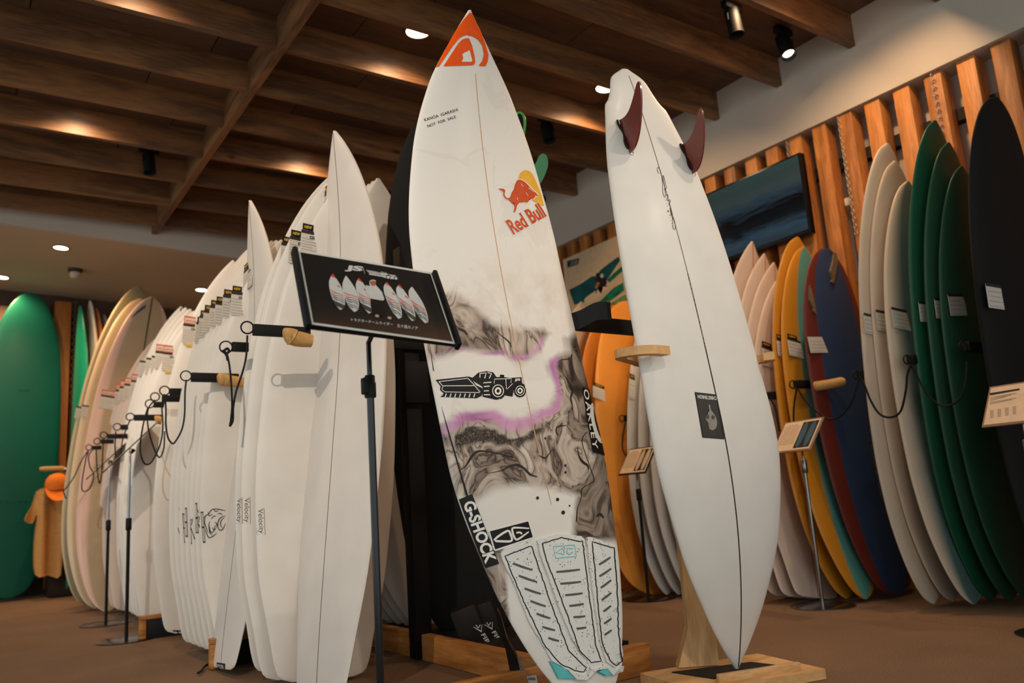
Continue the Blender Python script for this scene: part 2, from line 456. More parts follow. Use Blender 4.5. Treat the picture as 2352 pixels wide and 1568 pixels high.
for i in range(26):
    x = -1.2 + i * .1517
    box('slat', (x, YB - .035, 1.32), (.075, .06, 2.36), DARKW, wb)
bp = at_y(140, 900, 8.12)
po = box('post', (bp[0] - .01, 8.12, 1.3), (.13, .09, 2.5), BACKPOST, wb, bev=.004)
pc = at_y(83, 680, 8.1)
for px_ in (83, 172):
    c = at_y(px_, 690, 8.13); gs = []
    for q in range(30): gs.append(ringgeo((c[0], 8.09, 2.55 - q * .032), np.array([1, 0, 0]) if q % 2 else np.array([0, 1, 0]), .015, .004, 8, 4))
    V, Fc = join(gs); tag(mk('chain', V, Fc, plain('dull_chain', (120, 92, 60), .5, metal=.4), wb, smooth=True), kind='stuff')

# ------------------------------------------------------------------ lamps of the ceiling
TRIMW = plain('lamp_trim_brown', (86, 58, 36), .5)
DISC = lamp_mat('downlight_glow', (255, 236, 208), 9.0)
def downlight(x, y, z, label, watts, ang=150, n=(0, 0, -1), r=.055, rgb=AMBER, blend=.6):
    t = thing('ceiling_downlight', label, 'light', (x, y, z), 'recessed ceiling downlights')
    V, Fc = lathegeo((x, y, z), n, [(r + .008, -.002), (r + .008, .006), (r, .007), (r, -.002)], 28); mk('trim_ring', V, Fc, TRIMW, t, True, 30)
    V, Fc = lathegeo((x, y, z), n, [(r - .001, .001), (r - .001, .0035)], 28); mk('lens', V, Fc, DISC, t, True, 30)
    p = np.array([x, y, z]) + np.array(n) * .012
    spot(t, p, p + np.array(n), watts, ang, blend, rgb, .035)
    return t
bayA = YBM0 + PITCH * 1 - .14                # bay between the beams where two lenses show
for (px_, py_, lab) in ((960, 67, 'round lit downlight left of the orange board nose'), (1392, 196, 'round lit downlight half hidden by the board with red fins')):
    p = at_z(px_, py_ + 4, CZ); downlight(p[0], p[1], CZ, lab, 26, r=.06)
DL_Y = float(at_z(960, 67, CZ)[1])
downlight(.56, DL_Y, CZ, 'downlight hidden behind the beam at the upper left', 26)
b4 = [b for b in beams if abs(b - float(at_z(443, 373, BZ)[1])) < .2][0]
for px_, lab in ((180, 'downlight glowing on the beam at far left'), (705, 'downlight glowing on the beam left of the white nose')):
    p = at_y(px_, 318 if px_ < 300 else 395, b4); downlight(p[0], b4 - .19, CZ, lab, 26)
p = at_z(1700, 60, CZ); bm1 = YBM0 - PITCH
downlight(float(at_z(1640, 105, BZ)[0]), bm1 - PITCH + .12, CZ, 'downlight glowing on the beam by the twin spotlights', 14)
downlight(float(at_z(1830, 20, BZ)[0]), bm1 - PITCH * 2 + .12, CZ, 'downlight glowing on the topmost beam at right', 40)
downlight(.56, YBM0 - .2 - PITCH * 2, CZ, 'downlight above the photographer at left', 8)
downlight(1.9, YBM0 - .2 - PITCH * 4, CZ, 'downlight above the photographer at right', 6)
for px_, py_, lab, wt in ((140, 568, 'bright downlight in the lowered tan ceiling', 60), (4, 636, 'downlight at the left edge of the lowered ceiling', 55), (463, 665, 'downlight beside the white stacked boards at the back', 60)):
    p = LOWC.hit((px_, py_))[0]; downlight(p[0], p[1], p[2], lab, wt, 150, tuple(LOWC.n), .05, (255, 205, 150))
p = LOWC.hit((173, 618))[0]
t = thing('ceiling_sensor', 'small white dome sensor on the lowered tan ceiling', 'sensor', p)
lathe('sensor_base', p, (0, 0, -1), [(.055, -.01), (.055, .02), (.045, .03)], plain('sensor_dark', (60, 52, 46), .6), t)
lathe('sensor_dome', p, (0, 0, -1), [(.04, .03), (.04, .06), (.03, .075), (.015, .082)], plain('sensor_white', (190, 176, 158), .5), t)
LENSD = plain('dark_lens_glass', (36, 34, 32), .35)
# track spotlights: black cylinders on a short track
def spotlight(px_, py_, z, aim, label, lit=False, L=.15, watts=0, ang=40, pos=None, rgb=WARM, src=.03):
    c = np.array(pos) if pos is not None else at_z(px_, py_, z)
    d = np.array(aim, float) - c; d /= np.linalg.norm(d)
    t = thing('track_spotlight', label, 'spotlight', c, 'black track spotlights')
    box('track_adapter', (c[0], c[1], CZ - .02), (.12, .035, .04), METALB, t, bev=.004)
    stem = np.array([c[0], c[1], CZ - .03])
    tube('stem', [stem, (c[0], c[1], c[2] + .03)], .008, METALB, t)
    h = c - d * L * .45
    lathe('lamp_body', h, d, [(.012, -.01), (.036, 0), (.036, L * .8), (.038, L), (.034, L), (.03, L * .84)], METALB, t)
    lathe('lens', h, d, [(.031, L * .83), (.031, L * .84)], DISC if lit else LENSD, t)
    for s in (-1, 1):
        sd = np.cross(d, [0, 0, 1]); sd = sd / np.linalg.norm(sd) * s * .041
        tube('yoke', [(c[0] + sd[0], c[1] + sd[1], c[2] + .035), c + sd], .004, METALB, t, 6)
    if watts: spot(t, h + d * (L * .86), np.array(aim), watts, ang, .85, rgb, src)
    return t
# ------------------------------------------------------------------ surfboards
def curve01(ctrl, n=201):
    ctrl = np.array(ctrl, float); t, v = ctrl[:, 0], ctrl[:, 1]
    d = np.diff(v) / np.diff(t); m = np.zeros(len(t)); m[0] = d[0]; m[-1] = d[-1]
    for i in range(1, len(t) - 1): m[i] = 0 if d[i - 1] * d[i] <= 0 else 2 * d[i - 1] * d[i] / (d[i - 1] + d[i])
    x = np.linspace(0, 1, n); i = np.clip(np.searchsorted(t, x, side='right') - 1, 0, len(t) - 2)
    h = t[i + 1] - t[i]; s = (x - t[i]) / h
    return (1 + 2 * s) * (1 - s) ** 2 * v[i] + s * (1 - s) ** 2 * h * m[i] + s * s * (3 - 2 * s) * v[i + 1] + s * s * (s - 1) * h * m[i + 1]
SHAPES = {  # half width along the board, 0 = lower end, 1 = upper end
    'short': [(0, .5), (.012, .58), (.05, .67), (.12, .79), (.25, .94), (.42, 1), (.56, .985), (.7, .88), (.82, .68), (.91, .42), (.97, .17), (1, .015)],
    'squash': [(0, .42), (.006, .56), (.02, .62), (.08, .72), (.2, .9), (.4, 1), (.55, .98), (.7, .87), (.82, .66), (.91, .42), (.97, .18), (1, .02)],
    'round': [(0, .03), (.01, .16), (.03, .3), (.08, .52), (.16, .75), (.28, .93), (.43, 1), (.58, .97), (.72, .86), (.83, .67), (.92, .42), (.97, .2), (1, .03)],
    'mid': [(0, .04), (.01, .2), (.035, .38), (.09, .6), (.18, .82), (.3, .95), (.46, 1), (.62, .97), (.76, .85), (.87, .65), (.94, .44), (.98, .24), (1, .04)],
    'long': [(0, .1), (.008, .3), (.03, .5), (.09, .7), (.2, .88), (.36, .98), (.5, 1), (.65, .97), (.78, .88), (.88, .72), (.945, .52), (.98, .32), (.995, .16), (1, .05)],
}
class Board:
    """lofted board: T lower end, N upper end (both real points), az = azimuth the visible side faces"""
    def __init__(s, name, label, T, N, az, W, mat, shape='short', thick=.06, rn=.11, rt=.05, bottom=False, group=None, ns=44, nu=9, pw=2.4, ff=.5, stringer=None, sw=.004):
        T, N = np.asarray(T, float), np.asarray(N, float); s.T = T; s.L = float(np.linalg.norm(N - T)); z = (N - T) / s.L
        f = np.array([math.cos(az), math.sin(az), 0]); f = f - z * (f @ z); f /= np.linalg.norm(f)
        y = -f; x = np.cross(y, z); s.R = np.array([x, y, z]); s.W = W
        s.t = np.linspace(0, 1, 201); s.hw = np.maximum(curve01(SHAPES[shape] if isinstance(shape, str) else shape) * W / 2, .002)
        s.th = thick * (.18 + .82 * np.clip(1 - np.abs(2 * s.t - 1) ** 2.4, 0, 1) ** .75)
        rk = (1 if bottom else -1) * (rn * np.clip((s.t - .45) / .55, 0, 1) ** 2.3 + rt * np.clip((.4 - s.t) / .4, 0, 1) ** 2)
        s.rk = rk - (rk[0] * (1 - s.t) + rk[-1] * s.t); s.pw = pw; s.ff = ff
        m = Matrix(((x[0], y[0], z[0], T[0]), (x[1], y[1], z[1], T[1]), (x[2], y[2], z[2], T[2]), (0, 0, 0, 1)))
        s.o = thing(name, label, 'surfboard', mat4=m, group=group)
        ts = np.unique(np.r_[.5 - .5 * np.cos(np.linspace(0, np.pi, ns)), .004, .012, .988, .996])
        hw, th, rk = [np.interp(ts, s.t, a) for a in (s.hw, s.th, s.rk)]
        u = np.sin(np.linspace(-np.pi / 2, np.pi / 2, 2 * nu + 1)); g = np.sqrt(np.clip(1 - np.abs(u) ** pw, 0, 1)); k = len(u)
        us = np.r_[u, u[-2:0:-1]]; gs = np.r_[-s.ff * g, (1 - s.ff) * g[-2:0:-1]]; m2 = len(us)
        P = np.stack([np.outer(hw, us), rk[:, None] + np.outer(th, gs), np.repeat((ts * s.L)[:, None], m2, 1)], -1).reshape(-1, 3)
        Fc = [[i * m2 + j, i * m2 + (j + 1) % m2, (i + 1) * m2 + (j + 1) % m2, (i + 1) * m2 + j] for i in range(len(ts) - 1) for j in range(m2)]
        Fc += [list(range(m2))[::-1], [(len(ts) - 1) * m2 + j for j in range(m2)]]
        s.body = mk('board_body', P @ s.R + s.T, Fc, mat, s.o, smooth=True, sharp=60)
        at = s.body.data.attributes.new('u', 'FLOAT', 'POINT'); at.data.foreach_set('value', np.tile(np.abs(us), len(ts)).astype(np.float32))
        if stringer: s.stringer(stringer, sw)
    def yf(s, x, z, back=False):
        t = np.clip(z / s.L, 0, 1); hw, th, rk = [np.interp(t, s.t, a) for a in (s.hw, s.th, s.rk)]
        g = np.sqrt(np.clip(1 - np.minimum(np.abs(x) / hw, 1) ** s.pw, 0, 1))
        return rk + (1 - s.ff) * th * g if back else rk - s.ff * th * g
    def hit(s, P, off=0.0):
        d = rays(P) @ s.R.T; o = s.R @ (EYEP - s.T); y = np.zeros(len(d))
        for _ in range(14):
            q = (y - o[1]) / d[:, 1]; x = o[0] + q * d[:, 0]; z = o[2] + q * d[:, 2]
            t = np.clip(z / s.L, 0, 1); hw = np.interp(t, s.t, s.hw); x = np.clip(x, -hw * .995, hw * .995); z = np.clip(z, 0, s.L)
            y = .5 * y + .5 * (s.yf(x, z))
        # keep the print lying on the skin even where the ray grazes past the rail
        y = s.yf(x, z); e = 1e-3
        nx = (s.yf(x + e, z) - s.yf(x - e, z)) / (2 * e); nx = np.clip(nx, -3, 3); ln = np.sqrt(1 + nx ** 2)
        L = np.stack([x + off * nx / ln, y - off / ln, z], 1)
        return L @ s.R + s.T
    def world(s, x, z, off=0.0, back=False):
        x, z = np.broadcast_arrays(np.asarray(x, float), np.asarray(z, float))
        y = s.yf(x, z, back) + (off if back else -off); return np.stack([x, y, z], -1) @ s.R + s.T
    def stringer(s, mat, w=.004, t0=.004, t1=.996):
        z = np.linspace(t0, t1, 70) * s.L; a, b = s.world(-w / 2, z, .0005), s.world(w / 2, z, .0005); n = len(z)
        mk('stringer', np.concatenate([a, b]), [[i, i + 1, n + i + 1, n + i] for i in range(n - 1)], mat, s.o, smooth=True)
    def fin(s, x, z0, z1, h, rake, mat, toe=0., back=False, cant=0., name='fin', prof=None, flip=1):
        """side outline (along base, height) extruded 6 mm; base lies on the skin"""
        prof = prof or [(0, 0), (.04, .25), (.18, .55), (.42, .84), (.68, .98), (.86, 1.0), (.95, .93), (.93, .8), (.8, .62), (.72, .4), (.74, .2), (.82, 0)]
        c = s.world(x, (z0 + z1) / 2, -.004, back); ey = s.R[1] * (1 if back else -1)
        ex = s.R[2] * flip + s.R[0] * toe; ex /= np.linalg.norm(ex); ey = ey + s.R[0] * cant; ey /= np.linalg.norm(ey)
        B = (z1 - z0) / .82; P = smoothpts([(p[0], p[1]) for p in prof], 4)
        P2 = [((a - .41) * B + rake * b * b, b * h) for a, b in P]
        V, Fc = prismgeo(P2, c - np.cross(ex, ey) * .003, ex, ey, np.cross(ex, ey), .006)
        return mk(name, V, Fc, mat, s.o, smooth=True, sharp=40)
PAPER = plain('tag_paper', (205, 200, 190), .8, vary=.03, scale=120)
TAGBAR = plain('tag_dark_bar', (52, 44, 38), .6)
YELLOW = plain('tag_yellow_print', (236, 190, 60), .6); SALE = plain('sale_orange_print', (205, 88, 48), .6); YTAG = plain('yellow_sticker', (214, 178, 84), .7)
INKG = plain('tag_grey_print', (120, 112, 104), .7)
TXT = {}
def txt_cached(s, fat=0., shear=0.):
    if (s, fat, shear) not in TXT: TXT[(s, fat, shear)] = text_geo(s, fat, shear)
    return TXT[(s, fat, shear)]
def price_tag(bd, px, py, w=.062, h=.1, new=True, logo=True, sale=None, lines=7, yellow=False, off=.004, lean=0., bar=True):
    """a printed card fixed to the board face; px,py = card centre"""
    c = bd.hit((px, py), off)[0]; X = bd.R[0]; Z = np.array([0, 0, 1.0]); n = -bd.R[1]
    X = X * math.cos(lean) + Z * math.sin(lean); X = X - n * (X @ n); X /= np.linalg.norm(X); Zt = np.cross(n, X) * 1.0
    if Zt[2] < 0: Zt = -Zt
    R = np.array([X, np.cross(Zt, X), Zt]); fr = -R[1] if (-R[1]) @ n > 0 else R[1]
    t = box('price_tag', c, (w, .0012, h), PAPER, bd.o, R)
    def q(name, x0, x1, z0, z1, mat, o=.0009):
        P = [c + X * a + Zt * b + fr * o for a, b in ((x0, z0), (x1, z0), (x1, z1), (x0, z1))]; return mk(name, P, [(0, 1, 2, 3)], mat, t)
    def tx(name, s, x0, x1, z0, z1, mat, fat=.0, shear=0., o=.0014):
        V, Fc = txt_cached(s, fat, shear); P = [c + X * (x0 + a * (x1 - x0)) + Zt * (z0 + b * (z1 - z0)) + fr * o for a, b in V]; return mk(name, P, Fc, mat, t)
    if bar: q('tag_header', -w / 2, w / 2, h / 2 - h * .09, h / 2 + .004, TAGBAR)
    if logo:
        q('tag_logo', w * .02, w * .46, h * .24, h * .35, BLACK); tx('tag_logo_text', '\u2605PYZEL' if logo is True else logo, w * .05, w * .44, h * .26, h * .33, WHITEP)
    gs = []
    for i in range(lines):
        z = h * (.2 - .62 * i / max(lines - 1, 1)); a = -w * .44; b = w * (.44 if i % 3 else .2)
        gs.append(([c + X * u + Zt * v + fr * .0009 for u, v in ((a, z), (b, z), (b, z + h * .018), (a, z + h * .018))], [(0, 1, 2, 3)]))
    V, Fc = join(gs); mk('tag_print', V, Fc, INKG, t)
    if new:
        zz = h / 2 + .004; q('new_label', -w * .45, w * .2, zz, zz + h * .25, BLACK, .0016); tx('new_label_text', 'NEW', -w * .36, w * .11, zz + h * .07, zz + h * .18, YELLOW, .02, .25, .0022)
    if sale:
        zz = h / 2 + .004; q('sale_label', -w * .48, w * .5, zz, zz + h * .42, SALE, .0016); q('sale_label_field', -w * .43, w * .45, zz + h * .05, zz + h * .32, PAPER, .0020)
        tx('sale_price_text', sale, -w * .38, w * .4, zz + h * .08, zz + h * .22, SALE, .02, 0, .0024); tx('sale_text', 'SALE', -w * .1, w * .15, zz + h * .345, zz + h * .395, PAPER, .0, 0, .0024)
    if yellow: q('yellow_sticker', -w * .25, w * .3, -h * .66, -h * .5, YTAG, .0009)
    return t
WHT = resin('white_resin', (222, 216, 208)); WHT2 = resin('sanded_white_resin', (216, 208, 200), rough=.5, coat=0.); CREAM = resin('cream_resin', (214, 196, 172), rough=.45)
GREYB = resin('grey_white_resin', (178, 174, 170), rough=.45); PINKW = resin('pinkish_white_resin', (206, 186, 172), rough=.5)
STRD = plain('dark_glue_line', (58, 44, 36), .6); STRO = plain('orange_cedar_stringer', (190, 128, 84), .6); STRB = plain('brown_stringer', (128, 104, 82), .6)

# ---- the competition board in the middle: deck with ink print
def ink_resin():
    g = NT('white_resin_with_ink_print'); tc = g.n('ShaderNodeTexCoord')
    at = g.n('ShaderNodeAttribute', attribute_name='ink'); pu = g.n('ShaderNodeAttribute', attribute_name='purple'); ag = g.n('ShaderNodeAttribute', attribute_name='age')
    w1 = g.n('ShaderNodeTexNoise', i_Scale=3.0, i_Detail=2., i_Distortion=.8); g.l(tc, 'Object', w1, 'Vector')
    mv = g.n('ShaderNodeVectorMath', operation='SCALE'); g.l(w1, 'Color', mv, 0); mv.inputs['Scale'].default_value = .34
    ad = g.n('ShaderNodeVectorMath', operation='ADD'); g.l(tc, 'Object', ad, 0); g.l(mv, 0, ad, 1)
    n2 = g.n('ShaderNodeTexNoise', i_Scale=4.6, i_Detail=4., i_Roughness=.5, i_Distortion=1.5); g.l(ad, 0, n2, 'Vector')
    n3 = g.n('ShaderNodeTexNoise', i_Scale=170., i_Detail=2.); g.l(tc, 'Object', n3, 'Vector')
    # ink tone: flowing sepia with thin dark contour lines
    tone = g.ramp([(.30, srgb(44, 36, 32)), (.37, srgb(92, 78, 68)), (.43, srgb(152, 136, 122)), (.475, srgb(122, 106, 94)), (.485, srgb(58, 48, 42)), (.497, srgb(140, 123, 110)), (.55, srgb(194, 178, 164)), (.595, srgb(156, 138, 124)), (.605, srgb(88, 74, 66)), (.617, srgb(180, 163, 149)), (.68, srgb(216, 204, 191))])
    g.l(n2, 'Fac', tone, 'Fac')
    # edge of the ink eaten by noise
    sb = g.n('ShaderNodeMath', operation='MULTIPLY_ADD'); sb.inputs[1].default_value = .9; g.l(n2, 'Fac', sb, 0); g.l(at, 'Fac', sb, 2)
    edge = g.ramp([(.52, (0, 0, 0, 1)), (.86, (1, 1, 1, 1))]); g.l(sb, 0, edge, 'Fac')
    dk = g.ramp([(.79, (0, 0, 0, 1)), (.93, (1, 1, 1, 1))]); g.l(at, 'Fac', dk, 'Fac')
    agr = g.n('ShaderNodeMix', data_type='RGBA'); agn = g.n('ShaderNodeTexNoise', i_Scale=7., i_Detail=6., i_Roughness=.7); g.l(tc, 'Object', agn, 'Vector')
    agm = g.n('ShaderNodeMath', operation='MULTIPLY'); ar = g.ramp([(.42, (0, 0, 0, 1)), (.75, (.75, .75, .75, 1))]); g.l(agn, 'Fac', ar, 'Fac'); g.l(ar, 0, agm, 0); g.l(ag, 'Fac', agm, 1)
    g.l(agm, 0, agr, 0); agr.inputs[6].default_value = srgb(228, 222, 214); agr.inputs[7].default_value = srgb(196, 170, 146)
    m1 = g.n('ShaderNodeMix', data_type='RGBA'); g.l(edge, 0, m1, 0); g.t.links.new(agr.outputs[2], m1.inputs[6]); g.l(tone, 0, m1, 7)
    spk = g.ramp([(.52, srgb(38, 32, 29)), (.72, srgb(132, 112, 94))]); g.l(n3, 'Fac', spk, 'Fac')
    m2 = g.n('ShaderNodeMix', data_type='RGBA'); dm = g.n('ShaderNodeMath', operation='MULTIPLY'); dm.inputs[1].default_value = .92; g.l(dk, 0, dm, 0); g.l(dm, 0, m2, 0); g.t.links.new(m1.outputs[2], m2.inputs[6]); g.l(spk, 0, m2, 7)
    pn = g.n('ShaderNodeMath', operation='MULTIPLY_ADD'); pn.inputs[1].default_value = .55; g.l(n2, 'Fac', pn, 0); g.l(pu, 'Fac', pn, 2)
    pr = g.ramp([(.45, (0, 0, 0, 1)), (.95, (1, 1, 1, 1))]); g.l(pn, 0, pr, 'Fac')
    pc = g.ramp([(.36, srgb(140, 66, 132)), (.46, srgb(196, 120, 178)), (.56, srgb(214, 160, 200))]); g.l(w1, 'Fac', pc, 'Fac')
    m3 = g.n('ShaderNodeMix', data_type='RGBA'); pm_ = g.n('ShaderNodeMath', operation='MULTIPLY'); g.l(pr, 0, pm_, 0); g.l(pu, 'Fac', pm_, 1); g.l(pm_, 0, m3, 0); g.t.links.new(m2.outputs[2], m3.inputs[6]); g.l(pc, 0, m3, 7)
    g.t.links.new(m3.outputs[2], g.p.inputs['Base Color'])
    g.set(Roughness=.6); g.p.inputs['Specular IOR Level'].default_value = .2; g.p.inputs['Coat Weight'].default_value = .02; g.p.inputs['Coat Roughness'].default_value = .15
    return g.m
JSC = [(0, .0196), (.03, .3308), (.1, .6259), (.2, .8444), (.35, 1.0014), (.5, 1.0014), (.65, .9643), (.78, .8057), (.88, .5504), (.95, .2554), (1, .0156)]
js = Board('surfboard', 'white surfboard with orange nose, ink marbling and grip pad in the centre', (1.3371, 1.6386, .03), (1.127, 1.7051, 1.8929), -1.45133, .54736, ink_resin(), JSC, .062, .1401, .0485, ns=190, nu=34, pw=2.3)
def seglist(P): P = np.asarray(P, float); return P[:-1], P[1:]
def dist(Q, P):
    a, b = seglist(P); d = b - a; best = np.full(len(Q), 1e9)
    for i in range(len(a)):
        t = np.clip(((Q - a[i]) @ d[i]) / (d[i] @ d[i]), 0, 1); best = np.minimum(best, np.linalg.norm(Q - a[i] - t[:, None] * d[i], axis=1))
    return best
def inside(Q, P):
    P = np.asarray(P, float); r = np.zeros(len(Q), bool); j = len(P) - 1
    for i in range(len(P)):
        c = ((P[i, 1] > Q[:, 1]) != (P[j, 1] > Q[:, 1])); xx = (P[j, 0] - P[i, 0]) * (Q[:, 1] - P[i, 1]) / (P[j, 1] - P[i, 1] + 1e-12) + P[i, 0]
        r ^= c & (Q[:, 0] < xx); j = i
    return r
def smask(Q, P, soft):
    d = dist(Q, list(P) + [P[0]]); s = np.where(inside(Q, P), d, -d); return np.clip(.5 + s / (2 * soft), 0, 1)
_me = js.body.data
_V = np.empty(len(_me.vertices) * 3); _me.vertices.foreach_get('co', _V); _V = _V.reshape(-1, 3)
_Q = (_V @ js.R + js.T - EYEP) @ CAM; _Q = np.c_[CX + F_PX * _Q[:, 0] / _Q[:, 2], CY + F_PX * _Q[:, 1] / _Q[:, 2]]
_fr = _V[:, 1] <= js.yf(_V[:, 0], _V[:, 2]) + .012
Z3 = lambda P: np.array(zc(P, 950, 750, 3.484))
inkA = Z3([(60, -250), (330, -230), (470, -130), (620, 0), (850, 60), (1040, 30), (1080, 60), (980, 170), (850, 245), (700, 190), (380, 175), (140, 225), (60, 200)])
inkB = Z3([(225, 820), (400, 740), (620, 740), (790, 830), (1000, 740), (1150, 640), (1190, 480), (1120, 300), (1140, 250), (1260, 210), (1230, 100), (1320, 50), (1420, 400), (1600, 1200), (1640, 1700), (1270, 1720), (1330, 1350), (1120, 1260), (880, 1230), (640, 1260), (500, 1350), (380, 1320)])
inkC = Z3([(400, 1680), (700, 1700), (760, 2500), (950, 2800), (600, 2500), (420, 1900)])
inkD = Z3([(300, 860), (420, 770), (620, 770), (800, 870), (1000, 770), (1130, 710), (1120, 800), (960, 930), (850, 990), (560, 950), (360, 1010), (305, 960)])
ink = np.maximum.reduce([smask(_Q, inkA, 20) * .76, smask(_Q, inkB, 22) * .78, smask(_Q, inkC, 12) * .84]); ink = np.maximum(ink, smask(_Q, inkD, 11) * .97)
ink = np.maximum(ink, smask(_Q, Z3([(60, -110), (330, -60), (420, 60), (330, 150), (60, 170)])  , 22) * .9)
pA = Z3([(120, 235), (380, 190), (560, 205), (700, 200), (800, 240), (860, 250), (950, 220), (1000, 170), (1040, 80)])
pB = Z3([(250, 830), (400, 725), (640, 705), (760, 785), (870, 775), (1000, 715), (1130, 665), (1175, 600), (1165, 480), (1140, 390), (1110, 300), (1150, 255), (1250, 240)])
pur = np.maximum(np.clip(1 - dist(_Q, pA) / 11, 0, 1) * .9, np.clip(1 - dist(_Q, pB) / np.interp(_Q[:, 0], [1020, 1200, 1275, 1290], [25, 27, 18, 8]), 0, 1))
age = np.clip(1 - np.abs(_Q[:, 1] - 690) / 130, 0, 1)
for nm, v in (('ink', ink * _fr), ('purple', pur * _fr), ('age', age * _fr)):
    a = _me.attributes.new(nm, 'FLOAT', 'POINT'); a.data.foreach_set('value', v.astype(np.float32))
js.stringer(plain('peach_stringer', (206, 160, 124), .6), .0028, .27, .905)
J = js.o
ORANGE = plain('orange_nose_print', (238, 84, 8), .45); REDP = plain('red_brown_print', (198, 74, 30), .4); SUN = plain('amber_print', (226, 170, 52), .4)
N0 = lambda P: [(x + max(0, 5 - max(0, y - 100) * .03), y) for x, y in zc(P, 900, 0, 4.48)]
poly(js, 'nose_print', N0([(800, 112), (778, 132), (715, 205), (640, 312), (560, 432), (480, 560), (400, 712), (432, 694), (470, 685), (540, 575), (600, 480), (660, 405), (700, 375), (740, 362), (800, 373), (860, 408), (905, 470), (925, 560), (912, 625), (875, 680), (945, 682), (966, 635), (972, 565), (935, 450), (895, 340), (850, 220), (815, 122)]), ORANGE, J, .0016, 5.)
poly(js, 'nose_print_emblem', N0([(515, 683), (600, 545), (660, 450), (700, 408), (740, 396), (770, 398), (800, 470), (832, 590), (838, 640), (830, 662), (812, 672)]), ORANGE, J, .0016, 5.)
poly(js, 'nose_print_crest', N0([(700, 556), (750, 592), (775, 520), (806, 628), (795, 640), (697, 640), (712, 605)]), WHITEP, J, .0024, 5.)
text(js, 'rider_lettering', 'KANOA  IGARASHI', N0([(338, 1250)])[0], N0([(678, 1142)])[0], N0([(328, 1222)])[0], BLACK, J, lim=40)
text(js, 'sale_lettering', 'NOT  FOR  SALE', N0([(370, 1314)])[0], N0([(660, 1214)])[0], N0([(360, 1287)])[0], BLACK, J, lim=40)
N1 = lambda P: zc(P, 930, 350, 3.484)
poly(js, 'sun_print', N1([(908, 205), (918, 168), (945, 145), (975, 142), (1005, 155), (1030, 190), (1062, 262), (1092, 340), (1112, 428), (1085, 420), (1040, 398), (1015, 380), (1005, 340), (960, 270)]), SUN, J, .0008, 6.)
bull = [(748, 290), (788, 292), (802, 310), (795, 328), (802, 352), (820, 366), (840, 356), (850, 325), (868, 295), (876, 262), (890, 232), (905, 218), (940, 226), (975, 252), (1002, 285), (1032, 310), (1060, 340), (1062, 352), (1042, 346), (1032, 368), (1006, 372), (1000, 352), (984, 336), (992, 372), (986, 396), (966, 402), (958, 388), (974, 376), (965, 352), (950, 345), (940, 360), (916, 376), (915, 402), (896, 426), (890, 452), (880, 476), (866, 474), (874, 440), (868, 420), (884, 396), (866, 376), (850, 362), (826, 378), (804, 372), (784, 348), (784, 320), (770, 308)]
strokes(js, 'bull_outline', [(N1(bull), 4.2, True)], WHITEP, J, .0010, 0); poly(js, 'bull_print', N1(bull), REDP, J, .0014, sm=2)
strokes(js, 'bull_details', [(N1([(925, 250), (945, 275)]), .9, False), (N1([(985, 285), (1005, 300), (1030, 318)]), .9, False), (N1([(965, 320), (982, 350)]), .8, False), (N1([(895, 360), (900, 385)]), .8, False)], WHITEP, J, .0018, 2)
text(js, 'drink_lettering_outline', 'Red Bull', N1([(868, 668)])[0], N1([(1142, 520)])[0], N1([(795, 545)])[0], WHITEP, J, .0010, .05)
text(js, 'drink_lettering', 'Red Bull', N1([(868, 660)])[0], N1([(1134, 512)])[0], N1([(800, 549)])[0], REDP, J, .0016, .028, lim=8.)
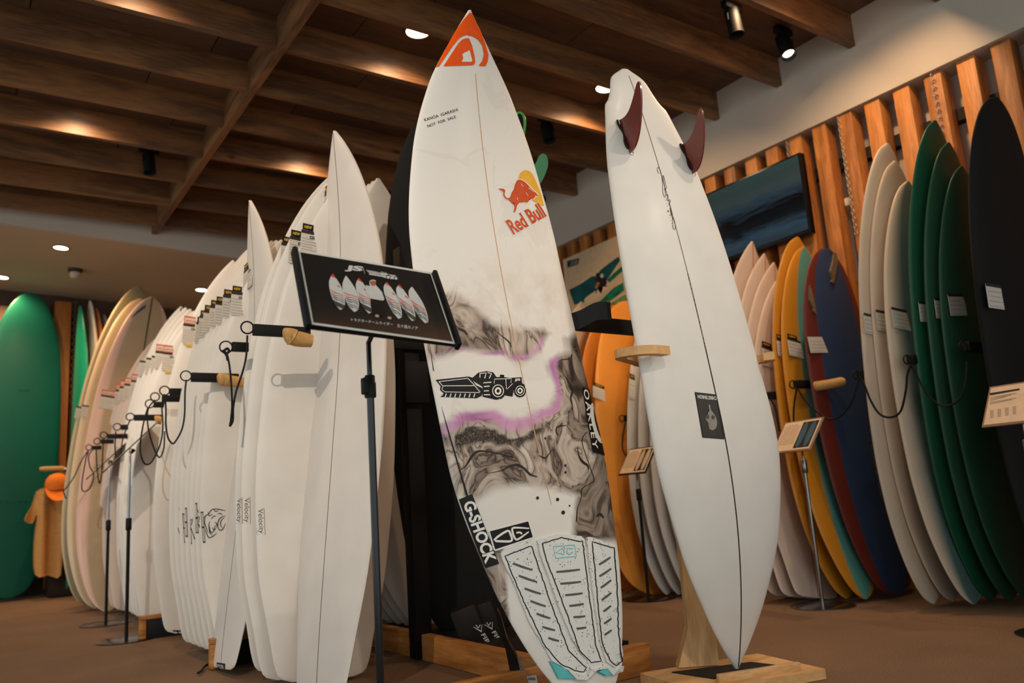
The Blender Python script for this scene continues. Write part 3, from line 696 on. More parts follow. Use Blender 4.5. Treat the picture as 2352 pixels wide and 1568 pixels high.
# earth mover emblem
def tractor(surf, par, X, dark, light, off=.001, js_txt=True):
    poly(surf, 'tractor_blade', X([(175, 425), (425, 400), (470, 430), (500, 470), (545, 490), (556, 520), (540, 556), (500, 573), (215, 562), (237, 532), (210, 505), (216, 478)]), dark, par, off)
    strokes(surf, 'tractor_blade_lines', [(X([(202, 440), (430, 414)]), 1.6, False), (X([(200, 440), (232, 474), (490, 472)]), 1.7, False), (X([(432, 414), (478, 462), (530, 525)]), 1.7, False), (X([(232, 480), (225, 505), (250, 522), (525, 528)]), 1.5, False), (X([(235, 528), (228, 552)]), 1.2, False)] +
            [(X([(260 + i * 38, 536), (250 + i * 38, 566)]), 2.2, False) for i in range(7)], light, par, off + .0005, 0)
    poly(surf, 'tractor_body', X([(415, 388), (425, 396), (470, 408), (515, 415), (516, 368), (580, 356), (636, 366), (662, 404), (690, 402), (690, 384), (698, 384), (700, 402), (716, 402), (716, 386), (723, 386), (724, 404), (770, 410), (862, 404), (866, 450), (890, 470), (800, 500), (790, 560), (720, 548), (660, 585), (550, 560), (550, 480), (470, 430)]), dark, par, off)
    strokes(surf, 'tractor_body_lines', [(X([(528, 408), (528, 376), (578, 370), (566, 414)]), 2.4, False), (X([(590, 368), (620, 376), (602, 414)]), 2.2, False), (X([(640, 470), (645, 420), (780, 416), (775, 450)]), 1.6, False), (X([(735, 418), (740, 500)]), 1.3, False), (X([(745, 500), (790, 455)]), 1.3, False), (X([(555, 450), (620, 445)]), 2.2, False), (X([(560, 480), (605, 476)]), 2.4, False), (X([(560, 515), (600, 512)]), 2.4, False), (X([(560, 545), (610, 545)]), 2.2, False)], light, par, off + .0005, 0)
    for i, (cx, cy, r) in enumerate(((672, 514, 66), (848, 512, 52))):
        c = X([(cx, cy)])[0]; r = r * (X([(1, 0)])[0][0] - X([(0, 0)])[0][0]) if callable(X) else r
        th = []
        for k in range(28): a = k * math.pi / 14; rr = r * (1.06 if k % 2 else .96); th.append((c[0] + rr * .92 * math.cos(a), c[1] + rr * math.sin(a)))
        poly(surf, 'tractor_wheel', th, dark, par, off + .0007)
        strokes(surf, 'tractor_wheel_rim', [(ell(c, r * .66, r * .72), r * .1, True), (ell((c[0], c[1] + r * .02), r * .3, r * .34), r * .22, True)], light, par, off + .0011, 0)
    if js_txt: text(surf, 'tractor_lettering', 'JS', X([(803, 440)])[0], X([(852, 438)])[0], X([(802, 416)])[0], light, par, off + .0008, .04)
X3 = lambda P: zc(P, 950, 750, 3.484)
tractor(js, J, X3, BLACK, WHITEP)
# drips and flow lines of the ink
DK = plain('black_ink', (50, 41, 36), .5)
for P_, w_, c_ in [
    (X3([(372, 1150), (420, 1108), (470, 1030), (520, 996), (600, 1000), (680, 1015), (750, 1035), (796, 1046)]), [2, 5, 9, 7, 3, 3, 4, 6], False),
    (X3([(600, 1172), (700, 1150), (770, 1116), (830, 1106), (880, 1132), (930, 1180), (990, 1202)]), [1, 3, 6, 8, 7, 6, 2], False),
    (X3([(1204, 384), (1240, 440), (1270, 510), (1256, 570), (1270, 640), (1262, 700)]), [1, 3, 6, 5, 2, 1], False),
    (X3([(1265, 220), (1250, 255), (1180, 265), (1145, 292)]), [4, 4, 2, 1], False),
    (X3([(1385, 840), (1350, 890), (1352, 950), (1385, 1050), (1420, 1150), (1442, 1230), (1400, 1260), (1345, 1300), (1340, 1370), (1310, 1450), (1302, 1560)]), [2, 3, 2, 2, 2, 3, 2, 3, 2, 3, 4], False),
    (X3([(1310, 960), (1320, 1030), (1350, 1080), (1390, 1110), (1400, 1145)]), [2, 4, 8, 7, 2], False),
    (X3([(1220, 790), (1152, 800), (1140, 840), (1160, 872)]), [2, 5, 4, 2], False),
    (X3([(640, 20), (700, 70), (760, 120), (780, 160)]), [1, 2, 4, 2], False),
    (X3([(360, 20), (400, 30), (430, 62)]), [4, 6, 3], False),
    (X3([(1460, 1520), (1490, 1500), (1520, 1530)]), [4, 9, 4], False),
    (X3([(1000, 1030), (1050, 1050), (1080, 1020), (1110, 980)]), [2, 5, 3, 2], False)]:
    strokes(js, 'ink_flow_line', [(P_, [q * .7 for q in w_], c_)], DK, J, .0011)
for i, (x, y, r) in enumerate(((990, 1370, 12), (1150, 1382, 13), (1195, 1486, 15), (1212, 1110, 9), (1213, 1165, 9), (1286, 160, 8), (1301, 192, 7), (1052, 893, 8), (1246, 1432, 7), (556, 916, 7), (907, 1732, 9))):
    poly(js, 'ink_dot', ell(X3([(x, y)])[0], r / 3.484, r * 1.1 / 3.484, n=12), DK, J, .0012)
strokes(js, 'rail_pinline', [(X3([(125, 130), (160, 355)]), [.4, 2.0], False), (X3([(222, 640), (290, 880), (360, 1120), (430, 1360)]), [.5, 3, 3.5, 4.5], False)], BLACK, J, .0011)
# stickers
poly(js, 'eyewear_sticker', X3([(1348, 483), (1424, 506), (1452, 580), (1502, 800), (1527, 1032), (1430, 1000), (1402, 840), (1370, 640)]), BLACK, J, .0018, 6.)
text(js, 'eyewear_lettering', 'OAKLEY', X3([(1352, 505)])[0], X3([(1432, 985)])[0], X3([(1392, 498)])[0], WHITEP, J, .0026, .02, .1, 1.25, lim=6.)
strokes(js, 'eyewear_ellipse', [(ell(X3([(1468, 770)])[0], 44, 9.5, math.radians(77), 36), [8 - 5 * abs(math.cos(2 * math.pi * i / 36)) * 0 for i in range(36)], True)], WHITEP, J, .0026, 0, 6.)
G0 = lambda P: zc(P, 1000, 1130, 3.579)
poly(js, 'watch_sticker', G0([(190, 60), (300, 15), (522, 588), (400, 628)]), BLACK, J, .0016)
text(js, 'watch_lettering', 'G-SHOCK', G0([(222, 92)])[0], G0([(410, 592)])[0], G0([(316, 60)])[0], WHITEP, J, .0022, .035)
poly(js, 'pad_sticker_border', G0([(432, 318), (445, 308), (758, 228), (772, 236), (808, 368), (800, 382), (492, 484), (474, 474)]), WHITEP, J, .0018)
poly(js, 'pad_sticker', G0([(444, 322), (758, 240), (796, 368), (488, 470)]), BLACK, J, .0023)
strokes(js, 'pad_sticker_emblem', [(G0([(480, 392), (585, 318), (612, 345), (622, 398), (560, 404)]), 5, True), (G0([(765, 298), (640, 292), (628, 320), (645, 372), (672, 388), (762, 325)]), [3, 4.5, 4.5, 4.5, 4.5, 3], False), (G0([(660, 335), (690, 330), (706, 345)]), 4, False)], WHITEP, J, .0028, 3)
# grip pad: three foam panels with grooves, and the tail kick
def foam():
    g = NT('white_speckled_foam'); tc = g.n('ShaderNodeTexCoord'); v = g.n('ShaderNodeTexVoronoi', i_Scale=170.); g.l(tc, 'Object', v, 'Vector')
    n = g.n('ShaderNodeTexNoise', i_Scale=60., i_Detail=2.); g.l(tc, 'Object', n, 'Vector')
    m = g.n('ShaderNodeMath', operation='MULTIPLY'); r0 = g.ramp([(.52, (0, 0, 0, 1)), (.58, (1, 1, 1, 1))]); g.l(n, 'Fac', r0, 'Fac'); r1 = g.ramp([(.22, (1, 1, 1, 1)), (.3, (0, 0, 0, 1))]); g.l(v, 'Distance', r1, 'Fac'); g.l(r0, 0, m, 0); g.l(r1, 0, m, 1)
    mx = g.n('ShaderNodeMix', data_type='RGBA'); g.l(m, 0, mx, 0); mx.inputs[6].default_value = srgb(222, 222, 218); mx.inputs[7].default_value = srgb(40, 38, 38); g.t.links.new(mx.outputs[2], g.p.inputs['Base Color'])
    b = g.n('ShaderNodeBump', i_Strength=.25, i_Distance=.002); vb = g.n('ShaderNodeTexVoronoi', i_Scale=42.); g.l(tc, 'Object', vb, 'Vector'); g.l(vb, 'Distance', b, 'Height'); g.l(b, 0, g.p, 'Normal'); g.set(Roughness=.8); return g.m
FOAM = foam(); TURQ = plain('turquoise_foam', (96, 190, 190), .75); SLOT = plain('grey_slot', (92, 92, 90), .8); LINE = plain('pad_outline', (28, 28, 28), .7)
def solid_px(surf, name, P, t, mat, par, lim=26.):
    V2, Fc = refine(np.asarray(P, float), [list(range(len(P)))], lim); a, b = surf.hit(V2, .0004), surf.hit(V2, t); n = len(V2)
    cnt = {}
    for f in Fc:
        for i in range(3): e = (f[i], f[(i + 1) % 3]); cnt[e] = 1
    side = [[e[0], e[1], n + e[1], n + e[0]] for e in cnt if (e[1], e[0]) not in cnt]
    return mk(name, np.concatenate([a, b]), [[i + n for i in f] for f in Fc] + side, mat, par)
def rough(P, amp, seed):
    r = random.Random(seed); P = np.asarray(P, float); out = []
    for i in range(len(P)):
        a, b = P[i], P[(i + 1) % len(P)]; m = max(2, int(np.linalg.norm(b - a) / 7))
        for k in range(m): out.append(a + (b - a) * k / m + np.array([r.uniform(-amp, amp), r.uniform(-amp, amp)]))
    return np.array(out)
T_ = .006
pads = [
    ([(525, 500), (552, 480), (780, 405), (800, 425), (835, 540), (900, 720), (960, 900), (1020, 1060), (1078, 1200), (1135, 1290), (1222, 1375), (1250, 1430), (1225, 1500), (1120, 1490), (1060, 1450), (950, 1385), (880, 1260), (760, 1060), (640, 750), (560, 600)],
     [(560, 525), (778, 442), (830, 600), (945, 940), (1040, 1190), (1085, 1310), (1180, 1395), (1225, 1440), (1205, 1475), (1130, 1465), (1005, 1400), (880, 1250), (680, 820)],
     [((625, 585), (785, 640)), ((672, 685), (822, 738)), ((720, 790), (856, 836)), ((768, 892), (895, 938)), ((818, 996), (932, 1036)), ((866, 1104), (970, 1134)), ((915, 1195), (1003, 1222))]),
    ([(830, 395), (1020, 343), (1190, 363), (1215, 390), (1228, 600), (1262, 900), (1290, 1150), (1335, 1290), (1385, 1430), (1268, 1455), (1200, 1340), (1118, 1210), (1012, 960), (920, 700), (850, 500)],
     [(864, 422), (1018, 375), (1196, 408), (1215, 560), (1245, 820), (1280, 1060), (1300, 1250), (1350, 1388), (1268, 1400), (1170, 1300), (1110, 1120), (1000, 820), (900, 560)],
     [((980, 656), (1174, 636)), ((1012, 752), (1184, 736)), ((1052, 846), (1196, 830)), ((1086, 934), (1206, 918)), ((1120, 1026), (1218, 1018)), ((1148, 1120), (1226, 1110))]),
    ([(1235, 375), (1262, 368), (1442, 430), (1474, 480), (1490, 620), (1497, 850), (1500, 1050), (1508, 1230), (1528, 1340), (1515, 1432), (1480, 1452), (1400, 1390), (1348, 1240), (1310, 1000), (1280, 780), (1250, 560)],
     [(1275, 408), (1452, 460), (1470, 650), (1482, 900), (1486, 1100), (1506, 1290), (1518, 1390), (1470, 1424), (1420, 1380), (1355, 1240), (1325, 950), (1300, 680)],
     [((1330, 596), (1424, 535)), ((1334, 692), (1430, 628)), ((1344, 786), (1430, 722)), ((1352, 886), (1430, 826)), ((1366, 980), (1428, 932)), ((1372, 1080), (1432, 1036)), ((1375, 1172), (1433, 1132))])]
for k, (outer, line, slots) in enumerate(pads):
    pd = solid_px(js, 'grip_pad', rough(G0(outer), .9, k), T_, FOAM, J)
    strokes(js, 'grip_pad_outline', [(rough(G0(line), .9, 9 + k), 2.4, True)], LINE, pd, T_ + .0006, 0)
    for a, b in slots: strokes(js, 'grip_pad_groove', [(G0([a, ((a[0] + b[0]) / 2, (a[1] + b[1]) / 2 + 2), b]), [4.6, 5.4, 4.0], False)], SLOT, pd, T_ + .0005, 2)
    if k == 1: strokes(js, 'grip_pad_emblem', [(G0([(955, 448), (1128, 434), (1145, 528), (975, 544)]), 2.0, True), (G0([(975, 497), (1030, 460), (1046, 490), (1040, 512)]), 2.2, True), (G0([(1118, 466), (1070, 462), (1066, 500), (1085, 514), (1116, 490)]), 2.2, False)], TURQ, pd, T_ + .0008, 0)
solid_px(js, 'tail_kick', G0([(1060, 1452), (1120, 1490), (1225, 1500), (1268, 1455), (1385, 1430), (1480, 1452), (1516, 1432), (1514, 1478), (1432, 1500), (1385, 1445), (1300, 1462), (1222, 1540), (1140, 1536)]), .012, FOAM, J)
solid_px(js, 'tail_kick', G0([(930, 1388), (1060, 1452), (1122, 1492), (1142, 1530), (1000, 1524)]), .008, TURQ, J); solid_px(js, 'tail_kick', G0([(1320, 1472), (1386, 1440), (1426, 1490), (1385, 1505)]), .010, TURQ, J)

# ---- twin-fin board standing on its nose in a timber stand
CHC = [(0, .0192), (.04, .2387), (.1, .499), (.2, .8074), (.35, .9997), (.5, .9492), (.65, .884), (.8, .7518), (.9, .5658), (.93, .49), (.932, .455), (.955, .36), (.98, .28), (1, .06)]
ch = Board('surfboard', 'white twin-fin surfboard standing nose down with two dark red fins', (1.8829, 1.6819, .03), (1.7046, 1.7046, 1.8649), -1.6511, .4795, WHT, CHC, .062, .0466, .1283, True, ns=80, nu=16, pw=2.3)
K = ch.o; ch.stringer(STRB, .003, .5, .985); ch.stringer(plain('dark_resin_line', (40, 32, 27), .5), .0042, .003, .62)
FINR = plain('dark_red_fin_resin', (112, 40, 28), .3, coat=.5, vary=.12, scale=14.)
KNURL = plain('black_fin_base', (24, 24, 24), .6)
def locxz(bd, px, py):
    p = bd.hit((px, py))[0]; q = bd.R @ (p - bd.T); return q[0], q[2]
for (b0, b1) in (((1447, 350), (1424, 285)), ((1591, 398), (1567, 340))):
    x0, z0 = locxz(ch, *b0); x1, z1 = locxz(ch, *b1); toe = (x1 - x0) / (z1 - z0)
    ch.fin((x0 + x1) / 2, z0, z1 + .012, .118, .088, FINR, toe, prof=[(0, 0), (-.03, .2), (-.02, .4), (.06, .62), (.22, .83), (.4, .96), (.56, 1.0), (.7, .97), (.78, .86), (.78, .66), (.76, .42), (.78, .2), (.82, 0)])
    P = [ch.world(x0 + (x1 - x0) * t - .006 - .004 * math.sin(t * 9), z0 + .012 + (z1 - z0) * t, .004) for t in np.linspace(0, 1, 9)]
    tube('fin_base', P, [.0035] * 9, KNURL, K, 8)
    P = [ch.world(x0 + .005, z0 - .012 + .022 * t, .001) for t in (0, .5, 1)]
    V, Fc = ringgeo(ch.world(x0 + .004, z0 - .002, .001), ch.R[1], .0075, .0008, 14, 5); mk('fin_plug', V, Fc, STRB, K)
S0 = lambda P: zc(P, 1280, 250, 3.336)
PEN = plain('pencil_ink', (44, 38, 36), .6)
strokes(ch, 'signature', [(S0([(776, 495), (765, 465), (770, 447), (785, 465), (798, 510), (805, 570), (808, 640), (818, 672), (828, 660), (820, 590), (808, 520), (812, 512), (822, 545), (830, 590)]), .9, False), (S0([(816, 618), (832, 612), (836, 590)]), .9, False), (S0([(830, 665), (842, 655), (848, 675), (838, 690), (850, 705), (862, 695), (864, 715), (852, 727)]), .9, False), (S0([(850, 735), (858, 730), (870, 780), (880, 830), (898, 860), (903, 910), (896, 925), (885, 905), (882, 840), (870, 800), (862, 760)]), .9, False), (S0([(862, 820), (880, 795)]), .9, False)], PEN, K, .0010, 4)
poly(ch, 'signature_dot', ell(S0([(848, 783)])[0], 1.9, 2.1, n=12), plain('red_dot', (196, 60, 32), .5), K, .001)
strokes(ch, 'dimension_notes', [(S0([(822 + i * 5.6, 680 + i * 22), (829 + i * 5.6, 678 + i * 22)]), .7, False) for i in range(11) if i != 4], PEN, K, .001, 0)
H0 = lambda P: zc(P, 1400, 880, 3.016)
poly(ch, 'maker_plate', H0([(588, 60), (740, 78), (795, 388), (642, 376)]), plain('maker_plate_dark', (62, 58, 54), .4), K, .001)
strokes(ch, 'maker_plate_border', [(H0([(592, 65), (736, 82), (790, 382), (646, 371)]), 1.3, True)], BLACK, K, .0014, 0)
text(ch, 'maker_lettering', 'CHRISTENSON', H0([(736, 92)])[0], H0([(606, 80)])[0], H0([(741, 117)])[0], WHITEP, K, .0016, .02)
SKG = plain('grey_skull_print', (146, 138, 128), .5); SKD = plain('dark_skull_print', (84, 78, 72), .5)
poly(ch, 'maker_emblem', H0([(684, 150), (694, 152), (698, 180), (716, 205), (730, 225), (742, 262), (738, 305), (712, 326), (688, 312), (682, 275), (664, 250), (668, 222), (690, 205)]), SKG, K, .0015, sm=2)
for e in ((676, 232, 11, 16), (714, 236, 12, 15)): poly(ch, 'maker_emblem_eye', ell(H0([(e[0], e[1])])[0], e[2] / 3, e[3] / 3, n=12), SKD, K, .0019)
for q in range(1):
    pass
# ------------------------------------------------------------------ stacked boards along the left rack
AZF = -math.pi / 2; AZL = math.pi
def LB(label, tail, nose, L, W, az, mat, shape='squash', zt=.02, **kw):
    T = at_z(*tail, zt); return Board('surfboard', label, T, at_len(T, *nose, L), az, W, mat, shape, **kw)
def SB(label, tail, L, W, mat, shape='squash', zt=.02, dx=.09, **kw):      # the stacked boards lean on the middle of the rack
    T = at_z(*tail, zt); d = np.array([dx, 0, 1.0]); d /= np.linalg.norm(d)
    return Board('surfboard', label, T, T + d * L, AZF, W, mat, shape, **kw)
# two boards turned to the aisle
d1 = Board('surfboard', 'beige-lit white shortboard with dark stringer right behind the black sign', (.9212, 2.425, .02), (1.0998, 2.61, 1.9157), 3.2495, .50, WHT2, 'squash', .0728, .1257, .0183, pw=2.25, stringer=STRD, sw=.0028)
d2 = Board('surfboard', 'narrow-looking white shortboard with dark stringer and leashed tail', (.8431, 3.1622, .02), (.9968, 3.2976, 1.8715), 3.1639, .4821, WHT2, 'squash', .0661, .1305, .0242, pw=2.22, stringer=STRD, sw=.003)
price_tag(d1, 745, 478, .16, .108, True, True, lines=8, lean=0)
price_tag(d2, 571, 640, .12, .1, True, True, lines=8)
# nearest stack
g = 'white boards in the nearest stack of the left rack'
v = []
for i, (tl, ns_, lab) in enumerate((((685, 1539), 1.84, 'white shortboard deepest in the stack behind the black sign'), ((707, 1555), 1.80, 'white shortboard, middle one of the stack behind the black sign'), ((743, 1559), 1.77, 'white shortboard at the front of the stack behind the black sign'))):
    v.append(SB(lab, tl, ns_, .506, WHT, 'squash', group=g, rn=.09, rt=.05, thick=.056))
V0 = lambda P: zc(P, 350, 850, 3.485)
LINEP = plain('thin_black_print', (46, 40, 38), .5)
for bd, P in ((v[0], ((668, 1030), (668, 1215), (712, 1030))), (v[1], ((725, 1025), (728, 1215), (775, 1025))), (v[2], ((833, 1110), (843, 1305), (886, 1110)))):
    text(bd, 'model_lettering', 'Velocity', V0([P[0]])[0], V0([P[1]])[0], V0([P[2]])[0], LINEP, bd.o, .0012, -.008)
    a, b, c = [np.array(V0([q])[0]) for q in P]; strokes(bd, 'model_lettering_frame', [([a - 2, c + (2, -2), c + (b - a) + (2, 3), b + (-2, 3)], .8, True)], LINEP, bd.o, .0012, 0)
price_tag(v[2], 709, 563, .062, .098); price_tag(v[1], 682, 577, .062, .098); price_tag(v[0], 662, 590, .062, .098)
# stack with the roaring heads
g = 'white boards in the second stack of the left rack'
order = ['second from the back', 'third from the back', 'fourth from the back', 'fifth from the back', 'sixth from the back', 'second from the front', 'front']
b0 = SB('white board deepest in the stack with roaring animal prints, logo on its tail', (456, 1451), 1.88, .518, WHT, 'squash', group=g, rn=.09, rt=.05)
w2 = []
for i in range(7):
    f_ = i / 6
    w2.append(SB('white shortboard, %s in the stack with roaring animal prints' % order[i], (506 + 89 * f_, 1474 + 29 * f_), 1.833 - .13 * f_, .52 - .02 * f_, WHT, 'squash', group=g, rn=.09, rt=.05, thick=.056, dx=.086 - .02 * f_))
# black tail logo on the rearmost board
Q0 = lambda P: zc(P, 330, 1180, 5.226)
poly(b0, 'tail_logo', Q0([(340, 1392), (610, 1396), (610, 1458), (338, 1455)]), BLACK, b0.o, .001); text(b0, 'tail_lettering', '\u2605PYZEL', Q0([(350, 1448)])[0], Q0([(606, 1450)])[0], Q0([(350, 1402)])[0], WHITEP, b0.o, .0016, .02)
price_tag(b0, 437, 768, .078, .098, False, True, sale='\u00a599,000', yellow=True)
tg = [(0, 464, 766), (1, 472, 752), (2, 482, 740), (3, 494, 729), (4, 508, 722), (5, 526, 706), (6, 547, 699)]
for k, x, y in tg: price_tag(w2[k], x, y, .06, .098, True, k > 4, lines=6)
# side lettering strips and the roaring head
bars = [(0, (188, 1120), (200, 1350)), (1, (215, 1095), (237, 1325)), (2, (240, 1145), (257, 1380)), (3, (256, 1098), (265, 1335)), (4, (282, 1150), (298, 1392)), (5, (338, 1060), (350, 1305)), (6, (388, 1130), (406, 1382))]
for k, a, b in bars:
    A, Bq = np.array(V0([a])[0]), np.array(V0([b])[0]); bd = w2[k]; wv = np.array((5.2, 0))
    strokes(bd, 'side_lettering_frame', [([A, A + wv, Bq + wv, Bq], 1.0, True), ([A + (0, 2), A + wv + (0, 2)], 3, False), ([(A + Bq) / 2, (A + Bq) / 2 + wv], 4, False), ([Bq - (0, 2), Bq + wv - (0, 2)], 3, False)] + [([A + (Bq - A) * t + wv * .25, A + (Bq - A) * t + wv * .8], 1.2, False) for t in np.linspace(.08, .92, 16)], LINEP, bd.o, .001, 0)
beast = [[(410, 1190), (425, 1165), (450, 1150), (470, 1120), (500, 1110), (545, 1115), (585, 1125)], [(445, 1130), (455, 1165), (480, 1150)], [(490, 1108), (505, 1130), (530, 1122)], [(425, 1170), (418, 1215), (430, 1260), (445, 1300)], [(420, 1270), (440, 1320), (455, 1340), (490, 1325), (515, 1300)], [(450, 1240), (460, 1300), (480, 1320)], [(460, 1210), (452, 1240), (470, 1300), (495, 1280), (500, 1240)],
         [(585, 1165), (545, 1180), (525, 1215), (525, 1255), (540, 1280), (565, 1270), (585, 1225)], [(575, 1180), (552, 1200), (545, 1235), (560, 1265)], [(470, 1190), (490, 1170), (510, 1165)], [(520, 1150), (545, 1145), (560, 1160)], [(500, 1215), (515, 1230), (510, 1260)], [(480, 1260), (490, 1275), (510, 1270)]]
strokes(w2[6], 'roaring_head_print', [(V0(P), [1.2] + [2.2] * (len(P) - 2) + [1.2], False) for P in beast], LINEP, w2[6].o, .001, 3)
strokes(w2[5], 'roaring_head_print', [(V0(P), 1.4, False) for P in ([(355, 1190), (375, 1170), (370, 1215)], [(362, 1220), (380, 1260), (372, 1230)], [(358, 1110), (372, 1140)])], LINEP, w2[5].o, .001, 3)
strokes(w2[4], 'roaring_head_print', [(V0(P), 1.6, False) for P in ([(300, 1210), (320, 1190), (312, 1240)], [(305, 1250), (325, 1310), (338, 1355)], [(318, 1290), (340, 1350)])], LINEP, w2[4].o, .001, 3)
strokes(w2[1], 'roaring_head_print', [(V0([(205, 1260), (215, 1300), (226, 1315)]), 1.6, False)], LINEP, w2[1].o, .001, 3)
# third stack: bright boards with sale cards
g = 'white boards in the third stack of the left rack'; w3 = []
names3 = ['deepest, with dark stringer at the nose', 'second from the back', 'third from the back', 'fourth from the back', 'at the front']
for i in range(5):
    f_ = i / 4
    w3.append(SB('white shortboard in the third stack, %s' % names3[i], (353 + 44 * f_, 1404 + 22 * f_), 1.91 - .19 * f_, .52, WHT, 'squash', group=g, rn=.09, rt=.05, stringer=STRD if i == 0 else None, sw=.008, dx=.074))
for k, x, y, sl in ((0, 334, 848, None), (1, 349, 842, None), (2, 362, 838, None), (3, 371, 828, '\u00a589,000'), (4, 388, 831, '\u00a589,000')): price_tag(w3[k], x, y, .075, .1, False, k == 4, sale=sl, lines=6, yellow=(k == 4))
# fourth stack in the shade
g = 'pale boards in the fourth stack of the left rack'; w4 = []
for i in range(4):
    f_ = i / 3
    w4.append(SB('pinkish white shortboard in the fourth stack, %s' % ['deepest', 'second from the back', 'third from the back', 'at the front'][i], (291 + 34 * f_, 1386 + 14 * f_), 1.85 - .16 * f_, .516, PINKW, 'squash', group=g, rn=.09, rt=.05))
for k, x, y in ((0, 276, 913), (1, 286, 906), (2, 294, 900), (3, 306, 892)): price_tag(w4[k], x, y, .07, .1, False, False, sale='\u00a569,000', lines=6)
# far end: three long boards
OLIVE = resin('olive_tint_resin', (128, 116, 88), (196, 176, 140), .93, .03, .4); TAN = resin('tan_tint_resin', (184, 160, 126), (214, 190, 158), .9, .04, .4)
PINK = resin('cream_pink_resin', (176, 152, 122), (214, 176, 160), .74, .05, .4)
f1 = LB('olive grey longboard at the far end of the left rack', (197, 1389), (320, 658), 2.452, .54, AZF, OLIVE, 'mid', group='long boards at the far end of the left rack', rn=.08, rt=.04)
f2 = LB('tan longboard between the olive and the pink-edged board', (220, 1397), (323, 686), 2.405, .552, AZF, TAN, 'mid', group='long boards at the far end of the left rack', rn=.08, rt=.04)
f3 = LB('pink-edged cream longboard with a dark stringer and blue nose mark', (242, 1404), (350, 682), 2.385, .549, AZF, PINK, 'mid', group='long boards at the far end of the left rack', rn=.08, rt=.04, stringer=STRD, sw=.01)
poly(f3, 'nose_mark', zc([(880, 440), (960, 360), (1052, 288), (1050, 325), (980, 375), (900, 435)], 120, 640, 4.9), plain('blue_mark', (58, 66, 92), .5), f3.o, .001)
price_tag(f3, 247, 925, .1, .1, False, False, sale='\u00a599,000', lines=6); price_tag(f2, 195, 945, .05, .09, False, False, lines=4); price_tag(f1, 180, 948, .04, .09, False, False, lines=4)
# boards on the far side of the rack: cool-lit tails, and the tall black pair
g = 'white boards on the far side of the rack, tails showing beside the post'; 
for i in range(4):
    f_ = i / 3
    LB('white board across the rack, %s of the tails beside the black post' % ['leftmost', 'second', 'third', 'rightmost'][i], (925 + 62 * f_, 1448 + 8 * f_), (838 + 30 * f_, 430 - 20 * f_), 1.95, .5, AZF, WHT, 'round', .03, group=g, rn=.09, rt=.05)
BLK = plain('black_soft_foam', (20, 20, 21), .75, vary=.15, scale=120, bump=.1)
k1 = Board('surfboard', 'tall black soft board with green fins behind the centre board', at_d(1092, 1470, 3.08), at_d(1020, 236, 3.36), -2.2, .60, BLK, 'long', .08, .05, .05)
k2 = Board('surfboard', 'second black soft board leaning just behind the first one', at_d(1085, 1455, 3.18), at_d(1012, 262, 3.46), -2.25, .60, BLK, 'long', .07, .05, .05)
GRN = plain('green_fin', (38, 128, 64), .35, coat=.3); GRNE = plain('bright_green_fin_edge', (86, 170, 84), .35)
def upright_fin(P, depth, mat, par, name='fin', th=.008, edge=None):
    """fin seen side-on: outline at its own depth with real thickness"""
    d = CAM @ np.array([0, 0, 1.0]); pl = Plane(at_d(*P[0], depth), d); Q = pl.hit(smoothpts(P, 4, True)); n = len(Q)
    V = np.concatenate([Q, Q + d * th]); Fc = [list(range(n)), list(range(n, 2 * n))[::-1]] + [[i, (i + 1) % n, n + (i + 1) % n, n + i] for i in range(n)]
    o = mk(name, V, Fc, mat, par, True, 40)
    if edge: V, Fc = tubegeo(Q + d * th * .5, .0065, 6, True); mk('fin_edge', V, Fc, edge, o, True)
    return o
E1 = lambda P: zc(P, 1160, 240, 6.03)
upright_fin(E1([(60, 330), (130, 210), (165, 130), (205, 112), (245, 140), (268, 210), (268, 320), (235, 470), (150, 600), (60, 560)]), 3.22, BLK, k1.o, edge=GRNE)
upright_fin(E1([(250, 990), (370, 880), (430, 800), (470, 715), (520, 680), (565, 695), (590, 750), (595, 840), (570, 930), (520, 1040), (455, 1140), (380, 1240), (250, 1240)]), 3.20, GRN, k1.o)
upright_fin(E1([(420, 1230), (500, 1235), (550, 1260), (570, 1300), (555, 1360), (520, 1410), (430, 1400)]), 3.18, BLK, k1.o)

# ------------------------------------------------------------------ boards against the right wall
def RB(label, tail, nose, W, mat, shape='mid', X=3.48, az=AZF, zt=.014, **kw):
    return Board('surfboard', label, at_z(*tail, zt), at_x(*nose, X), az, W, mat, shape, **kw)
g = 'off-white boards with blue-green decks on the right wall'
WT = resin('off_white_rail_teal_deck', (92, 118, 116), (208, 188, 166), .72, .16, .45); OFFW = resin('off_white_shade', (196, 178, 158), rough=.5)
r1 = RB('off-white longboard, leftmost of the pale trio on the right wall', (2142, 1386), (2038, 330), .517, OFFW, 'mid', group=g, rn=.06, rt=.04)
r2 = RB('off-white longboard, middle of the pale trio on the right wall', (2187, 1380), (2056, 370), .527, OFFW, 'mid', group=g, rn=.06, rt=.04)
r3 = RB('off-white longboard with blue-green deck, rightmost of the pale trio', (2237, 1387), (2085, 417), .53, WT, 'mid', group=g, rn=.06, rt=.04)
DG = resin('dark_green_resin', (30, 84, 58), rough=.4); DG2 = resin('dark_green_grey_resin', (44, 84, 62), rough=.4)
g = 'dark green boards on the right wall'
r4 = RB('dark green longboard, tallest of the green trio on the right wall', (2278, 1378), (2147, 277), .545, DG, 'mid', 3.42, group=g, rn=.06, rt=.04)
r5 = RB('dark green longboard, middle of the green trio', (2324, 1378), (2178, 328), .545, DG2, 'mid', 3.42, group=g, rn=.06, rt=.04)
r6 = RB('dark green longboard partly covered by the black board', (2370, 1378), (2208, 382), .545, DG2, 'mid', 3.42, group=g, rn=.06, rt=.04)
r7 = RB('wide black soft board at the right edge', (2472, 1386), (2287, 225), .613, BLK, 'long', 3.42, group=None, rn=.05, rt=.04, thick=.085, zt=.03)
